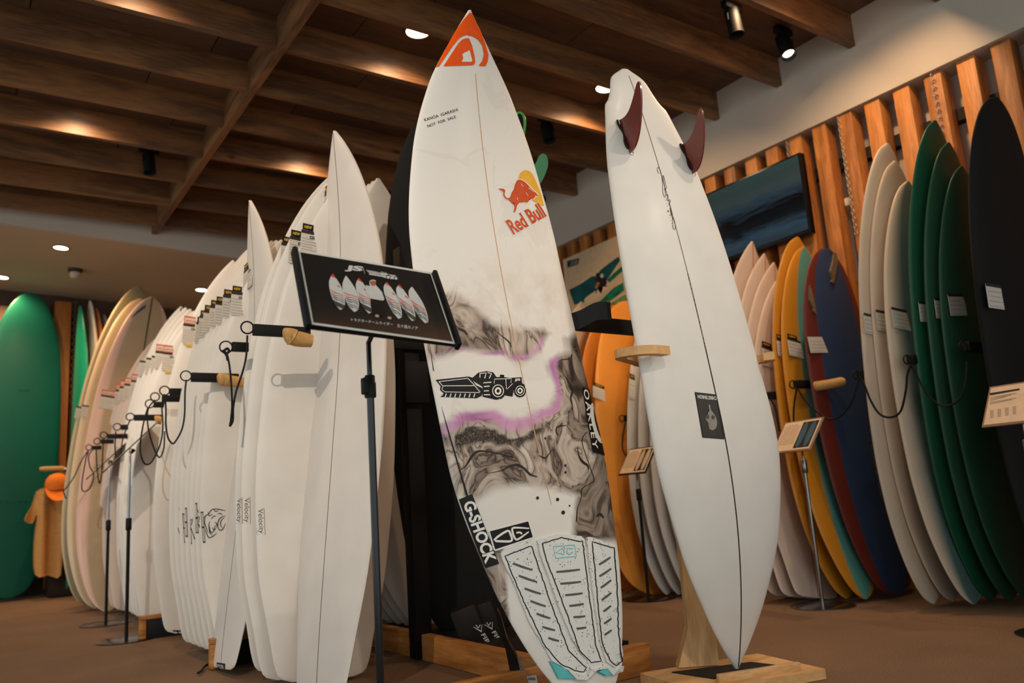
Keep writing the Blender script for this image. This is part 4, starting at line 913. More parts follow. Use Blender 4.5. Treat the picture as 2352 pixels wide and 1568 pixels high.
NAVY = resin('navy_deck_brick_rail', (44, 68, 104), (104, 42, 34), .68, .03, .45)
r8 = RB('navy blue board with brick red rail on the right wall', (2063, 1364), (1894, 570), .531, NAVY, 'long', 3.42, rn=.05, rt=.04)
MUS = resin('mustard_rail_teal_deck', (88, 150, 142), (196, 130, 34), .56, .05, .45)
MUS2 = resin('mustard_resin', (192, 128, 34), rough=.45)
g = 'mustard yellow boards on the right wall'
r9 = RB('mustard yellow board behind the teal-decked one', (1944, 1374), (1832, 545), .496, MUS2, 'mid', 3.55, group=g, rn=.07, rt=.04)
r10 = RB('mustard yellow board with teal deck beside the navy board', (1987, 1376), (1847, 567), .507, MUS, 'mid', 3.54, group=g, rn=.07, rt=.04)
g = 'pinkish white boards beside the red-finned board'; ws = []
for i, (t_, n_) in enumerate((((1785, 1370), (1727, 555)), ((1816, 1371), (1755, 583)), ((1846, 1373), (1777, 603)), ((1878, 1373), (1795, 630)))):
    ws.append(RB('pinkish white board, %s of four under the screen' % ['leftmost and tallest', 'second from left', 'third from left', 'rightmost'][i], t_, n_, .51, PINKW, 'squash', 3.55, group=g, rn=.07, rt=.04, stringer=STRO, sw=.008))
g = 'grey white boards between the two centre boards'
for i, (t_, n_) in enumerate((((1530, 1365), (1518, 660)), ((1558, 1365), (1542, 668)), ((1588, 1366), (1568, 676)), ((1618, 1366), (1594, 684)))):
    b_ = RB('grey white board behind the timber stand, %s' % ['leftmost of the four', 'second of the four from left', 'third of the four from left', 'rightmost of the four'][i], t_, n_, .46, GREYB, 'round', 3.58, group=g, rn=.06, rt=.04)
    if i == 0: price_tag(b_, 1453, 895, .06, .12, True, False, lines=2, bar=False)
ORB = resin('orange_tint_resin', (214, 142, 60), rough=.35); ORB2 = resin('deep_orange_resin', (190, 116, 44), rough=.35); BRN = resin('brown_resin', (122, 78, 42), rough=.4)
o1 = RB('large glossy orange board seen between the two centre boards', (1489, 1363), (1450, 694), .592, ORB, 'long', 3.52, rn=.05, rt=.04, stringer=plain('amber_stringer', (176, 112, 44), .5), sw=.004)
o2 = RB('deep orange board behind the large orange one', (1440, 1358), (1412, 702), .58, ORB2, 'mid', 3.5, rn=.05, rt=.04)
o3 = RB('brown board whose nose shows under the surfing poster', (1400, 1352), (1398, 693), .55, BRN, 'mid', 3.55, rn=.05, rt=.04)
o4 = RB('white board whose nose tip shows beside the ink-marbled board', (1370, 1350), (1335, 693), .53, PINKW, 'squash', 3.55, rn=.05, rt=.04, stringer=STRO, sw=.006)
price_tag(o1, 1380, 906, .125, .075, True, False, lines=4, bar=False)
for bd, x, y, w_, h_ in ((r1, 1998, 746, .09, .085), (r2, 2026, 738, .09, .085), (r3, 2068, 734, .13, .085), (r4, 2122, 717, .08, .08), (r5, 2158, 709, .08, .08), (r6, 2197, 701, .13, .085), (r7, 2289, 683, .16, .09), (r8, 1878, 792, .14, .075), (r9, 1792, 800, .05, .085), (r10, 1826, 801, .11, .085), (ws[3], 1766, 822, .11, .1)):
    price_tag(bd, x, y, w_, h_, bd in (r9, r10, ws[3]), False, lines=4, bar=bd not in (r8,))
text(r8, 'deck_lettering', 'FOAM & FIBRE', zc([(850, 350)], 1700, 900, 2.851)[0], zc([(918, 690)], 1700, 900, 2.851)[0], zc([(862, 348)], 1700, 900, 2.851)[0], plain('pale_print', (120, 124, 126), .6), r8.o, .0015)
# loose fins strapped to the navy board
FINP = plain('smoked_fin', (110, 96, 78), .35)
for P in ([(1912, 567), (1920, 600), (1915, 630), (1905, 648), (1911, 652), (1903, 625), (1910, 600)], [(1857, 655), (1866, 690), (1864, 715), (1871, 722), (1856, 690)]):
    solid_px(r8, 'sample_fin', P, .012, FINP, r8.o)

# ------------------------------------------------------------------ boards at the back wall
TEAL = resin('deep_teal_resin', (14, 88, 72), rough=.35); TEAL2 = resin('bright_teal_resin', (20, 140, 104), rough=.3)
gb = Board('surfboard', 'teal green longboard standing at the far left', (.42, 7.85, .03), at_y(72, 672, 7.95), AZF + .1, .60, TEAL, 'long', .07, .05, .03)
text(gb, 'maker_lettering', 'SAJLAB', (0, 1159), (62, 1158), (0, 1150), plain('dark_teal_print', (14, 58, 46), .5), gb.o, .002, 0, 0, 1.6); strokes(gb, 'small_mark', [([(42, 897), (66, 897)], 2.5, False)], plain('dark_teal_print', (14, 58, 46), .5), gb.o, .002, 0)
for i, (n_, t_, m_, lab) in enumerate((((184, 702), (152, 1352), TEAL2, 'bright teal board seen edge-on at the back wall'), ((207, 690), (178, 1352), CREAM, 'cream board seen edge-on at the back wall'), ((221, 708), (200, 1352), resin('orange_peach_resin', (216, 138, 86)), 'peach orange board seen edge-on at the back wall'), ((239, 722), (220, 1352), GREYB, 'grey board seen edge-on, rightmost at the back wall'))):
    a_, b_ = at_y(*t_, 7.75), at_y(*n_, 7.85); a_[2] = .05
    Board('surfboard', lab, a_, b_, AZL + .1, .5, m_, 'mid', .075, .05, .03, group='boards seen edge-on at the back wall')
# ------------------------------------------------------------------ spotlights on tracks
spotlight(342, 372, CZ - .1, at_z(342, 372, CZ - .1) + np.array([.05, -.1, -.8]), 'black spotlight hanging at the upper left', L=.14)
spotlight(1257, 300, CZ - .1, at_z(1257, 300, CZ - .1) + np.array([-.05, -.2, -.8]), 'black spotlight hanging between the two centre boards', L=.14)
spotlight(1685, 50, CZ - .1, at_z(1685, 50, CZ - .1) + np.array([0., -.1, -.9]), 'black spotlight, left one of the twin pair at upper right', L=.14)
spotlight(1803, 105, CZ - .1, at_z(1803, 105, CZ - .1) + np.array([-.2, -.3, -.8]), 'lit black spotlight, right one of the twin pair at upper right', True, L=.15, watts=10, ang=90)
# unseen ones: two follow the cast shadows, the rest are added as fill
spotlight(0, 0, 0, (.95, 3.0, 1.15), 'lit spotlight overhead left, aimed at the stacked boards', True, watts=KEYL, ang=48, pos=(-1.3, -.1, CZ - .12), src=.02)
spotlight(0, 0, 0, (1.75, 1.7, 1.3), 'added fill spotlight out of view at far right, aimed at the red-finned board', True, watts=FILLR, ang=32, pos=(3.2, -.6, CZ - .12), src=.12)  # added fill with a large source, evens out the raking lamp below
spotlight(0, 0, 0, (1.83, 1.69, .75), 'lit spotlight close overhead, raking down the red-finned board', True, watts=KEYS, ang=66, pos=(2.1, .79, CZ - .12), src=.02)
spotlight(0, 0, 0, (1.55, 1.7, .42), 'added fill spotlight out of view, aimed at the feet of the centre boards', True, watts=FILLC, ang=42, pos=(.4, -1.2, CZ - .12), src=.025)  # added lamp, lifts the dim lower parts of both boards
spotlight(0, 0, 0, (1.0, 5.6, 1.2), 'added fill spotlight unseen over the aisle, aimed at the far boards', True, watts=FILLF, ang=60, pos=(-.5, 3.0, CZ - .12), src=.03)  # unseen lamp put in to brighten the far stacks
spotlight(0, 0, 0, (3.5, 2.7, 1.2), 'added fill spotlight out of view, aimed at the right wall', True, watts=FILLW, ang=70, pos=(2.2, 1.2, CZ - .12), src=.03)  # extra lamp kept out of frame, raises the timber wall and its boards
spotlight(0, 0, 0, (3.4, 3.9, 1.3), 'added fill spotlight out of view, aimed at the orange boards', True, watts=FILLO, ang=26, pos=(2.2, 1.6, CZ - .12), rgb=AMBER, src=.03)  # extra amber lamp hidden above the view, brightens the orange boards
spotlight(0, 0, 0, (.5, 7.8, 1.8), 'added fill spotlight out of view, aimed at the back wall', True, watts=FILLB, ang=40, pos=(-.45, 5.7, CZ - .12), rgb=WARM, src=.03)  # added off to the left because shirt and back wall came out dark

# ------------------------------------------------------------------ display rack: base frame, posts, arms
FRW = wood('rack_pine', (158, 98, 44), (206, 142, 74), 'X', 9., True, .5, 22., .1); FRWY = wood('rack_pine_y', (158, 98, 44), (206, 142, 74), 'Y', 9., False, .5, 22., .1)
rk = thing('board_rack', 'black steel and pine surfboard rack behind the centre board', 'rack', (1.45, 2.4, 0))
BH = .088
pR = at_z(1557, 1487, BH); pL = at_z(1171, 1530, BH); pM = at_z(845, 1440, BH); pN = at_z(1170, 1490, BH)
yf = (pR[1] + pL[1]) / 2 + .02
box('front_rail', ((.7 + pR[0]) / 2, yf + .02, BH / 2 + .001), (pR[0] - .7, .04, BH), FRW, rk, bev=.003)
xm = (pM[0] + pN[0]) / 2
box('side_rail', (xm + .02, (yf + .04 + 4.2) / 2, BH / 2 + .001), (.04, 4.2 - yf - .04, BH), FRWY, rk, bev=.003)
pa = at_z(485, 1470, BH + .02)
BLR = plain('black_rail', (24, 23, 23), .6)
pc_ = at_z(322, 1412, BH + .03)
for q_ in (pa, pc_):
    box('cross_rail', ((q_[0] + .03 + xm) / 2, q_[1] + .02, BH / 2 + .004), (xm - q_[0] - .03, .036, BH), BLR, rk, bev=.002)
    box('cross_rail_cap', ((q_[0] + xm) / 2, q_[1] + .02, BH + .014), (xm - q_[0], .044, .018), FRW, rk, bev=.002)
    box('cross_rail_end', (q_[0] + .014, q_[1] + .02, BH / 2 + .003), (.028, .040, BH), FRW, rk, bev=.002)
box('base_shelf', (xm + .24, 2.75, .062), (.36, 1.3, .016), BLR, rk)
pq = at_z(960, 1505, .02)
PX, PY = float(pq[0]), float(pq[1])
box('post', (PX + .03, PY + .03, .78), (.066, .06, 1.55), METALB, rk, bev=.003)
for y in (PY + 1.2, PY + 2.4, PY + 3.6): box('post', (PX + .2, y, .9), (.05, .05, 1.8), METALB, rk, bev=.003)
pz = at_y(925, 785, PY)
box('arm', (PX - .02, PY - .012, pz[2] - .005), (.34, .02, .055), METALB, rk, bev=.002)
box('arm_plate', (PX + .03, PY - .03, pz[2] - .16), (.10, .012, .16), METALB, rk, bev=.002)
# arms on the far aisle side: flat bar with a bent keeper
A0 = lambda P: zc(P, 1300, 660, 5.227)
dd = 2.55
def ribbon(name, P, h, t, mat, par):
    """flat bar of height h following world points P"""
    P = np.asarray(P, float); up = np.array([0, 0, 1.0]); gs = []; V = []; n = len(P)
    for i in range(n):
        a = P[max(i - 1, 0)]; b = P[min(i + 1, n - 1)]; d = (b - a) / np.linalg.norm(b - a); s = np.cross(d, up); s /= np.linalg.norm(s)
        for q in ((-h / 2, -t / 2), (-h / 2, t / 2), (h / 2, t / 2), (h / 2, -t / 2)): V.append(P[i] + up * q[0] + s * q[1])
    Fc = [[i * 4 + k, i * 4 + (k + 1) % 4, i * 4 + 4 + (k + 1) % 4, i * 4 + 4 + k] for i in range(n - 1) for k in range(4)] + [[0, 1, 2, 3][::-1], [n * 4 - 4 + k for k in range(4)]]
    return mk(name, V, Fc, mat, par)
ab = at_d(1330, 742, dd); ae = ab + np.array([.62, .02, 0]); ribbon('arm', [ab + np.array([-.3, 0, 0]), ab, ae], .048, .018, METALB, rk)
kb = [at_d(*A0([p])[0], dd - .10) for p in ((60, 420), (180, 380), (330, 300), (420, 280), (540, 285))]; ribbon('arm_keeper', smoothpts(kb, 4), .055, .006, METALB, rk)
# pegs of the left rack: black bar, ring at its tip, wrapped pad
PADM = plain('wrapped_cloth_pad', (196, 152, 96), .9, vary=.12, scale=60., bump=.4)
def peg(ring, bar, Y, hpx, pad=None, label='', rr=13):
    a, b = at_y(*bar[0], Y), at_y(*bar[1], Y); sc = np.linalg.norm(at_y(bar[0][0] + 10, bar[0][1], Y) - a) / 10
    t = thing('rack_peg', label, 'rack peg', (a[0], Y, a[2]), 'black pegs with rings along the left rack')
    zc_ = a[2]; h = hpx * sc
    box('bar', ((a[0] + b[0]) / 2, Y, zc_), (b[0] - a[0], .018, h), METALB, t, bev=.0015)
    c = at_y(*ring, Y); V, Fc = ringgeo((c[0], Y, c[2]), np.array([.1, 1, 0]), rr * sc, .0026 if sc < .0018 else .0032, 26, 8); mk('ring', V, Fc, CHROME if False else METALB, t, True)
    if pad:
        p, q = at_y(*pad[0], Y - .05), at_y(*pad[1], Y - .05); r = pad[2] * sc
        P = smoothpts([p, p + (q - p) * .3 + np.array([0, 0, r * .2]), p + (q - p) * .6, q + np.array([.03, 0, -.004])], 5); n = len(P); f_ = np.linspace(0, 1, n)
        rad = r * (np.where(f_ < .2, np.sqrt(np.clip(1 - ((.2 - f_) / .2) ** 2, .02, 1)), 1)) * (1 + .10 * np.cos(f_ * 9)) * np.where(f_ > .55, .8, 1)
        tube('padded_end', P, rad, PADM, t, 14)
    return t
pegs = [peg((568, 752), ((581, 757), (712, 772)), 2.50, 26, ((655, 774), (694, 779), 21), 'black peg with ring and tan pad left of the black sign', 14),
        peg((519, 797), ((533, 796), (570, 800)), 2.85, 22, None, 'short black peg with knotted cord below the ring peg', 14),
        peg((427, 863), ((439, 866), (548, 874)), 3.32, 22, ((500, 873), (548, 876), 16), 'black peg with tan pad beside the roaring print boards', 12),
        peg((378, 897), ((390, 900), (432, 904)), 3.95, 18, None, 'uppermost of three close black pegs with rings', 11),
        peg((356, 911), ((372, 915), (416, 919)), 4.15, 16, None, 'middle of three close black pegs with rings', 10),
        peg((344, 927), ((353, 929), (379, 932)), 4.35, 14, None, 'lowest of three close black pegs with rings', 10),
        peg((299, 957), ((308, 959), (376, 964)), 4.72, 15, ((357, 965), (376, 966), 11), 'black peg with tan pad above the tilted sign stands', 9),
        peg((269, 980), ((278, 981), (294, 983)), 5.0, 13, None, 'small black peg left of the padded far peg', 8.5),
        peg((238, 999), ((247, 1002), (292, 1005)), 5.35, 12, None, 'black peg with ring fifth from the far end', 8),
        peg((223, 1013), ((232, 1014), (261, 1017)), 5.65, 11, None, 'black peg with ring near the far end', 7.5),
        peg((204, 1027), ((211, 1028), (233, 1030)), 5.95, 10, None, 'black peg with ring at the far end of the left rack', 7)]
def cord(label, P, Y, r=.0033, plane=None):
    Q = [at_y(x, y, Y) if plane is None else at_x(x, y, plane) for x, y in P]; Q = smoothpts(Q, 7)
    return tag(tube('leash_cord', Q, r, RUBBER, None, 8), label, 'cord', 'black security cords hanging from the racks')
cord('black cord looped from the knotted ring beside the white stack', [(521, 810), (527, 840), (531, 880), (533, 930), (530, 965), (528, 978), (535, 965), (536, 935), (542, 900), (552, 870), (561, 840), (566, 812), (568, 770)], 2.83, .0036)
tube('cord_knot', smoothpts([at_y(x, y, 2.845) for x, y in ((512, 803), (518, 812), (526, 806), (522, 800), (516, 806), (521, 818), (523, 828))], 5), .0045, RUBBER, pegs[1], 8)
cord('black cord hanging from the tan-padded peg to the pegs behind', [(428, 872), (425, 900), (424, 950), (418, 985), (404, 1012), (396, 1018), (386, 1005), (381, 975), (381, 940), (379, 908)], 3.5, .0036)
cord('black cord in a wide loop below the three close pegs', [(378, 905), (372, 930), (374, 980), (368, 1020), (350, 1058), (335, 1066), (325, 1050), (322, 1020), (330, 970), (340, 935)], 3.95, .0036)
cord('black cord crossing inside the wide loop', [(356, 918), (340, 940), (340, 980), (352, 1025), (366, 1050), (376, 1030), (378, 990)], 4.1, .0036)
cord('black cord falling behind the tilted signs', [(300, 962), (292, 980), (282, 1010), (277, 1040), (268, 1050), (264, 1030), (266, 990)], 4.72, .0034)
cord('black cord in a narrow loop at the far pegs', [(238, 1005), (236, 1040), (234, 1080), (230, 1108), (226, 1100), (222, 1060), (221, 1025)], 5.4, .0036)
cord('black cord in a long loop at the far pegs', [(216, 1030), (204, 1045), (206, 1070), (215, 1090), (207, 1120), (192, 1128), (188, 1112), (196, 1060), (203, 1035)], 5.7, .0036)
cord('black cord slanting down from the farthest peg', [(203, 1034), (186, 1060), (170, 1095), (152, 1120), (146, 1128), (152, 1145)], 5.9, .0036)

# ------------------------------------------------------------------ black sign on its stand
sc_ = np.array([(.522, 1.451, 1.052), (.817, 1.433, 1.030), (.798, 1.319, .856), (.503, 1.337, .878)])
ex = (sc_[1] - sc_[0]); Wd = np.linalg.norm(ex); ex /= Wd; ey = (sc_[0] - sc_[3]); Hd = np.linalg.norm(ey); ey /= Hd; en = np.cross(ex, ey)
if en @ (EYEP - sc_[0]) < 0: en = -en
bp_ = np.array(at_d(861, 1200, 1.59))
st = thing('sign_stand', 'black floor stand holding a black picture sign in front of the white boards', 'sign stand', (bp_[0], bp_[1], 0))
cc = sc_.mean(0); R_ = np.array([ex, ey, en])
box('sign_board', cc - en * .006, (Wd, Hd, .010), plain('sign_back_black', (24, 24, 24), .5), st, R_)
sgn = Plane(cc, en)
W0 = lambda P: zc(P, 660, 560, 5.88)
poly(sgn, 'sign_sheet', W0([(132, 82), (1960, 385), (2290, 1355), (322, 1086)]), plain('sign_white_border', (206, 206, 198), .4), st, .0005)
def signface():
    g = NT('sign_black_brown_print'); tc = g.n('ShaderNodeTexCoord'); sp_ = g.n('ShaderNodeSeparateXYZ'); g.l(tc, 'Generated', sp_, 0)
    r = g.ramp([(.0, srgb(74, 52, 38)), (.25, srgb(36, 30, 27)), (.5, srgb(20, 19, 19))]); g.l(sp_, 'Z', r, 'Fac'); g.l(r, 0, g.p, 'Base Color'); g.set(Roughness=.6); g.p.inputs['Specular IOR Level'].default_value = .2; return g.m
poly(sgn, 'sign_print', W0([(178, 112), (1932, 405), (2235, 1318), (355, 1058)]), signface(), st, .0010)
for a, b in (((98, 55), (290, 1108)), ((1985, 372), (2325, 1372))):
    A, B_ = sgn.hit(W0([a]), .006)[0], sgn.hit(W0([b]), .006)[0]; d_ = B_ - A; f_ = frame(d_, en)
    V, Fc = boxgeo((A + B_) / 2 - en * .004, (.020, .010, np.linalg.norm(d_)), f_, .003); mk('frame_rail', V, Fc, METALB, st, True, 35)
SW_ = plain('sign_silver_print', (196, 196, 192), .5); SRED = plain('sign_red_print', (206, 66, 38), .5); SGR = plain('sign_dark_print', (70, 66, 62), .5)
text(sgn, 'sign_lettering', 'JS', W0([(770, 368)])[0], W0([(1008, 388)])[0], W0([(790, 284)])[0], SW_, st, .0016, .05)
strokes(sgn, 'sign_divider', [(W0([(1018, 308), (1046, 402)]), .8, False)], SW_, st, .0016, 0)
def TX(P):
    return [tuple(np.array(W0([(1060, 335)])[0]) + np.array(W0([(1485, 410)])[0]) * 0 + (np.array((72.5, 13.5)) * ((x - 175) / 730) + np.array((3.2, 14.0)) * ((y - 355) / 230))) for x, y in P]
poly(sgn, 'sign_tractor', TX([(175, 400), (430, 395), (520, 415), (520, 355), (640, 362), (665, 402), (860, 404), (905, 520), (850, 570), (790, 560), (720, 575), (640, 590), (540, 555), (215, 560), (237, 520)]), SW_, st, .0016)
strokes(sgn, 'sign_tractor_lines', [(TX([(200, 440), (440, 425), (530, 520)]), .9, False), (TX([(220, 490), (500, 490)]), .8, False), (TX([(530, 380), (630, 380)]), 1.2, False), (TX([(560, 470), (860, 450)]), .8, False)], BLACK, st, .0020, 0)
for c_, r_ in (((672, 514), 4.8), ((850, 512), 3.9)): strokes(sgn, 'sign_tractor_wheel', [(ell(TX([c_])[0], r_, r_), 1.6, True)], BLACK, st, .0020, 0)
MARB = plain('sign_ink_print', (120, 112, 108), .5, vary=.6, scale=160)
def mini(top, bot, left, right, red, pad):
    T_1, B_1 = np.array(W0([top])[0]), np.array(W0([bot])[0]); ax = B_1 - T_1; wv = (np.array(W0([right])[0]) - np.array(W0([left])[0])) / 2; mid = (np.array(W0([right])[0]) + np.array(W0([left])[0])) / 2 - (T_1 + B_1) / 2
    def pt(t, s): return T_1 + ax * t + mid * (1 - (2 * t - 1) ** 2) + wv * s * float(np.interp(t, np.linspace(0, 1, 201), curve01([(0, .02), (.05, .2), (.15, .5), (.3, .85), (.5, 1), (.7, .92), (.88, .66), (.97, .32), (1, .05)])))
    def band(t0, t1): ts = np.linspace(t0, t1, 12); return [pt(t, -1) for t in ts] + [pt(t, 1) for t in ts[::-1]]
    poly(sgn, 'sign_board_picture', band(0, 1), SW_, st, .0016)
    if red: poly(sgn, 'sign_board_nose', band(.0, .10), SRED, st, .0020)
    for k, (t0, sg_) in enumerate(((.52, -1), (.60, 1), (.66, -.5), (.72, .5), (.8, -.8), (.86, .6))):
        strokes(sgn, 'sign_board_ink', [([pt(t0, -.9), pt(t0 + .03, -.3), pt(t0 - .01 * sg_, .2), pt(t0 + .03, .85)], [1.0, 2.0, 1.0, 1.6], False)], SRED if (k in (0, 1) and red != 2) else SGR, st, .0020, 3)
    if pad: poly(sgn, 'sign_board_pad', band(.80, .93), SGR, st, .0022)
    if red: strokes(sgn, 'sign_board_mark', [([pt(.3, .3), pt(.31, .75)], 2.2, False)], SRED, st, .0020, 0)
for a in (((614, 402), (712, 888), (568, 600), (768, 690), 1, True), ((792, 428), (905, 918), (752, 640), (952, 700), 0, False), ((968, 458), (1100, 938), (935, 640), (1138, 740), 1, True), ((1346, 514), (1500, 1008), (1313, 680), (1518, 800), 1, False), ((1516, 548), (1680, 1036), (1484, 700), (1700, 850), 1, True), ((1684, 578), (1855, 1066), (1652, 740), (1868, 880), 0, False)): mini(*a)
poly(sgn, 'sign_rider_shirt', W0([(1105, 520), (1115, 570), (1060, 555), (1058, 640), (1110, 720), (1140, 740), (1290, 765), (1312, 750), (1280, 650), (1200, 560), (1190, 545)]), SW_, st, .0024)
poly(sgn, 'sign_rider_trousers', W0([(1122, 738), (1280, 764), (1330, 960), (1300, 985), (1215, 960), (1150, 940), (1130, 850)]), BLACK, st, .0024)
poly(sgn, 'sign_rider_head', ell(W0([(1160, 525)])[0], 6.2, 6.6, n=16), plain('sign_skin_print', (176, 92, 56), .5), st, .0030); strokes(sgn, 'sign_rider_cap', [(W0([(1110, 510), (1150, 488), (1195, 500)]), 2.2, False)], SW_, st, .0034)
for c_ in ((1212, 972), (1380, 998)): poly(sgn, 'sign_rider_shoe', ell(W0([c_])[0], 5, 3.2, .2, 12), plain('sign_shoe_print', (170, 150, 132), .5), st, .0026)
text(sgn, 'sign_caption', 'トラクターチームライダー', W0([(862, 1040)])[0], W0([(1428, 1108)])[0], W0([(860, 998)])[0], SW_, st, .0016, .01)
text(sgn, 'sign_caption', '五十嵐カノア', W0([(1484, 1125)])[0], W0([(1765, 1162)])[0], W0([(1480, 1078)])[0], SW_, st, .0016, .01)
z1 = float(at_d(857, 862, 1.58)[2]); xb, yb_ = bp_[0], bp_[1]; ztop = float(at_d(857, 768, 1.58)[2])
tube('upper_pole', [(xb, yb_, z1 - .05), (xb, yb_, ztop), cc - en * .012 - ey * .05], .0052, plain('black_gloss_pole', (22, 22, 23), .2), st, 14)
tube('lower_pole', [(xb, yb_, .008), (xb, yb_, z1 - .03)], .0074, plain('black_gloss_pole', (22, 22, 23), .2), st, 16)
lathe('clamp', (xb, yb_, z1 - .035), (0, 0, 1), [(.011, 0), (.012, .004), (.012, .03), (.0105, .032), (.0105, .044), (.009, .046)], plain('clamp_plastic', (20, 20, 21), .55), st, 18)
box('clamp_lever', (xb - .013, yb_ - .003, z1 - .012), (.012, .016, .034), plain('clamp_plastic', (20, 20, 21), .55), st, bev=.003)
lathe('base_disc', (xb, yb_, 0), (0, 0, 1), [(.14, 0.0005), (.14, .005), (.13, .008), (.012, .009)], METALB, st, 40)

# ------------------------------------------------------------------ other sign stands
def stand(base, z, label, plate, facing, tilt, w_, h_, detail=None, metal=METALB, polez=None, bend=0., frame_m=METALB, cl=None):
    b = at_z(*base, 0.0) if base else np.array([plate[0], plate[1], 0.0]); t = thing('sign_stand', label, 'sign stand', (b[0], b[1], 0), 'small sign stands on the floor')
    f_ = np.array([math.cos(facing) * math.cos(tilt), math.sin(facing) * math.cos(tilt), math.sin(tilt)]); x_ = np.cross(-f_, [0, 0, 1]); x_ /= np.linalg.norm(x_); y_ = np.cross(f_, x_); y_ = y_ if y_[2] > 0 else -y_
    c = np.array(plate); R = np.array([x_, y_, f_])
    box('sign_plate', c, (w_, h_, .006), frame_m, t, R)
    box('sign_sheet', c + f_ * .0035, (w_ - .014, h_ - .014, .002), plain('kraft_sheet', (232, 204, 174), .7), t, R)
    zj = c[2] - .02 - (.05 if bend else .01)
    top = c - f_ * .012
    lathe('base_disc', (b[0], b[1], 0), (0, 0, 1), [(.135, .0005), (.135, .004), (.125, .007), (.01, .008)], metal if metal is not METALB else plain('black_gloss_disc', (24, 22, 21), .2), t, 36)
    zc_ = b[2] + cl if cl else c[2] * .55
    tube('lower_pole', [(b[0], b[1], .006), (b[0], b[1], zc_)], .0085, metal, t, 12)
    lathe('clamp', (b[0], b[1], zc_ - .03), (0, 0, 1), [(.012, 0), (.014, .004), (.014, .055), (.011, .06)], metal, t, 14)
    tube('upper_pole', smoothpts([(b[0], b[1], zc_), (b[0], b[1], zj - .03), (b[0] * .6 + top[0] * .4, b[1] * .6 + top[1] * .4, zj + .01), top], 4), .0052, metal if metal is not METALB else CHROME, t, 10)
    lathe('knob', top - f_ * .02, f_, [(.012, 0), (.014, .004), (.014, .014), (.01, .018)], METALB, t, 12)
    if detail:
        pic = plain('dark_sheet_picture', (34, 38, 44), .5); box('sheet_picture', c + f_ * .0048 + x_ * w_ * .24, (w_ * .40, h_ - .03, .001), pic, t, R)
        for s_ in (-.1, .1):
            V, Fc = prismgeo(ell((0, 0), w_ * .075, h_ * .40, 0, 20), c + f_ * .0052 + x_ * w_ * (.24 + s_), x_, y_, f_, .0008); mk('sheet_board_picture', V, Fc, plain('sheet_' + detail[0], detail[1], .5), t)
        gs = [boxgeo(c + f_ * .0047 - x_ * w_ * .22 + y_ * h_ * (.36 - i * .055), (w_ * (.42 if i else .25), .0015, .0006), R) for i in range(12)]; V, Fc = join(gs); mk('sheet_text', V, Fc, INKG, t)
    return t
def edge_az(c, t):
    v = EYEP - np.asarray(c); a = math.asin(max(-1, min(1, (v[2] * math.tan(t) ) / math.hypot(v[0], v[1])))); b = math.atan2(v[1], v[0])
    return b - math.pi / 2 - a if math.cos(b - math.pi / 2 - a) < 0 else b + math.pi / 2 + a
W3S, W4S = .216, .229
SPA, SPT = 3.02, .55
s1 = at_d(300, 1030, 4.35); stand((290, 1470), 0, 'black tilted sign stand seen edge-on, nearer of the two by the left rack', at_d(297, 1029, 4.34), edge_az(at_d(297, 1029, 4.34), math.radians(45)), math.radians(45), .25, .334, None, METALB, cl=.55)
s2 = at_d(250, 1055, 5.1); stand((243, 1433), 0, 'black tilted sign stand seen edge-on, farther of the two by the left rack', at_d(247, 1056, 5.02), edge_az(at_d(247, 1056, 5.02), math.radians(45)), math.radians(45), .25, .31, None, METALB, cl=.55)
stand((1490, 1375), 0, 'black sign stand with white board pictures between the two centre boards', at_d(1464, 1058, 3.98), 3.045, .589, W3S, W3S / 1.414, ('cream', (206, 178, 150)), METALB, cl=.52)
stand((1890, 1392), 0, 'steel sign stand with blue board pictures in front of the yellow boards', at_d(1832, 1001, 3.40), 2.933, .634, W4S, W4S / 1.414, ('blue', (62, 94, 112)), CHROME, cl=.6, frame_m=plain('tan_frame', (150, 120, 96), .6))
stand(None, 0, 'sign stand with a printed spec sheet at the right edge', at_d(2342, 925, 2.75), SPA, SPT, .235, .166, None, CHROME, cl=.6, frame_m=plain('tan_frame', (150, 120, 96), .6))
spc = [o for o in COL.objects if o.get('label') == 'sign stand with a printed spec sheet at the right edge'][0]
spf = np.array([math.cos(SPA) * math.cos(SPT), math.sin(SPA) * math.cos(SPT), math.sin(SPT)])
spl = Plane(at_d(2342, 925, 2.75) + spf * .0048, spf); SP = lambda P: zc(P, 1950, 650, 3.485)
poly(spl, 'sheet_heading', SP([(1126, 880), (1365, 842), (1366, 855), (1128, 898)]), BLACK, spc, .0004)
strokes(spl, 'sheet_text', [(SP([(1128, 915 + i * 13), (1340 - (i % 3) * 40, 880 + i * 13)]), .9, False) for i in range(5)] + [(SP([(1128 + c * 60, 1022 - c * 10 + i * 11), (1158 + c * 60, 1017 - c * 10 + i * 11)]), .9, False) for c in range(4) for i in range(6)], INKG, spc, .0004, 0)

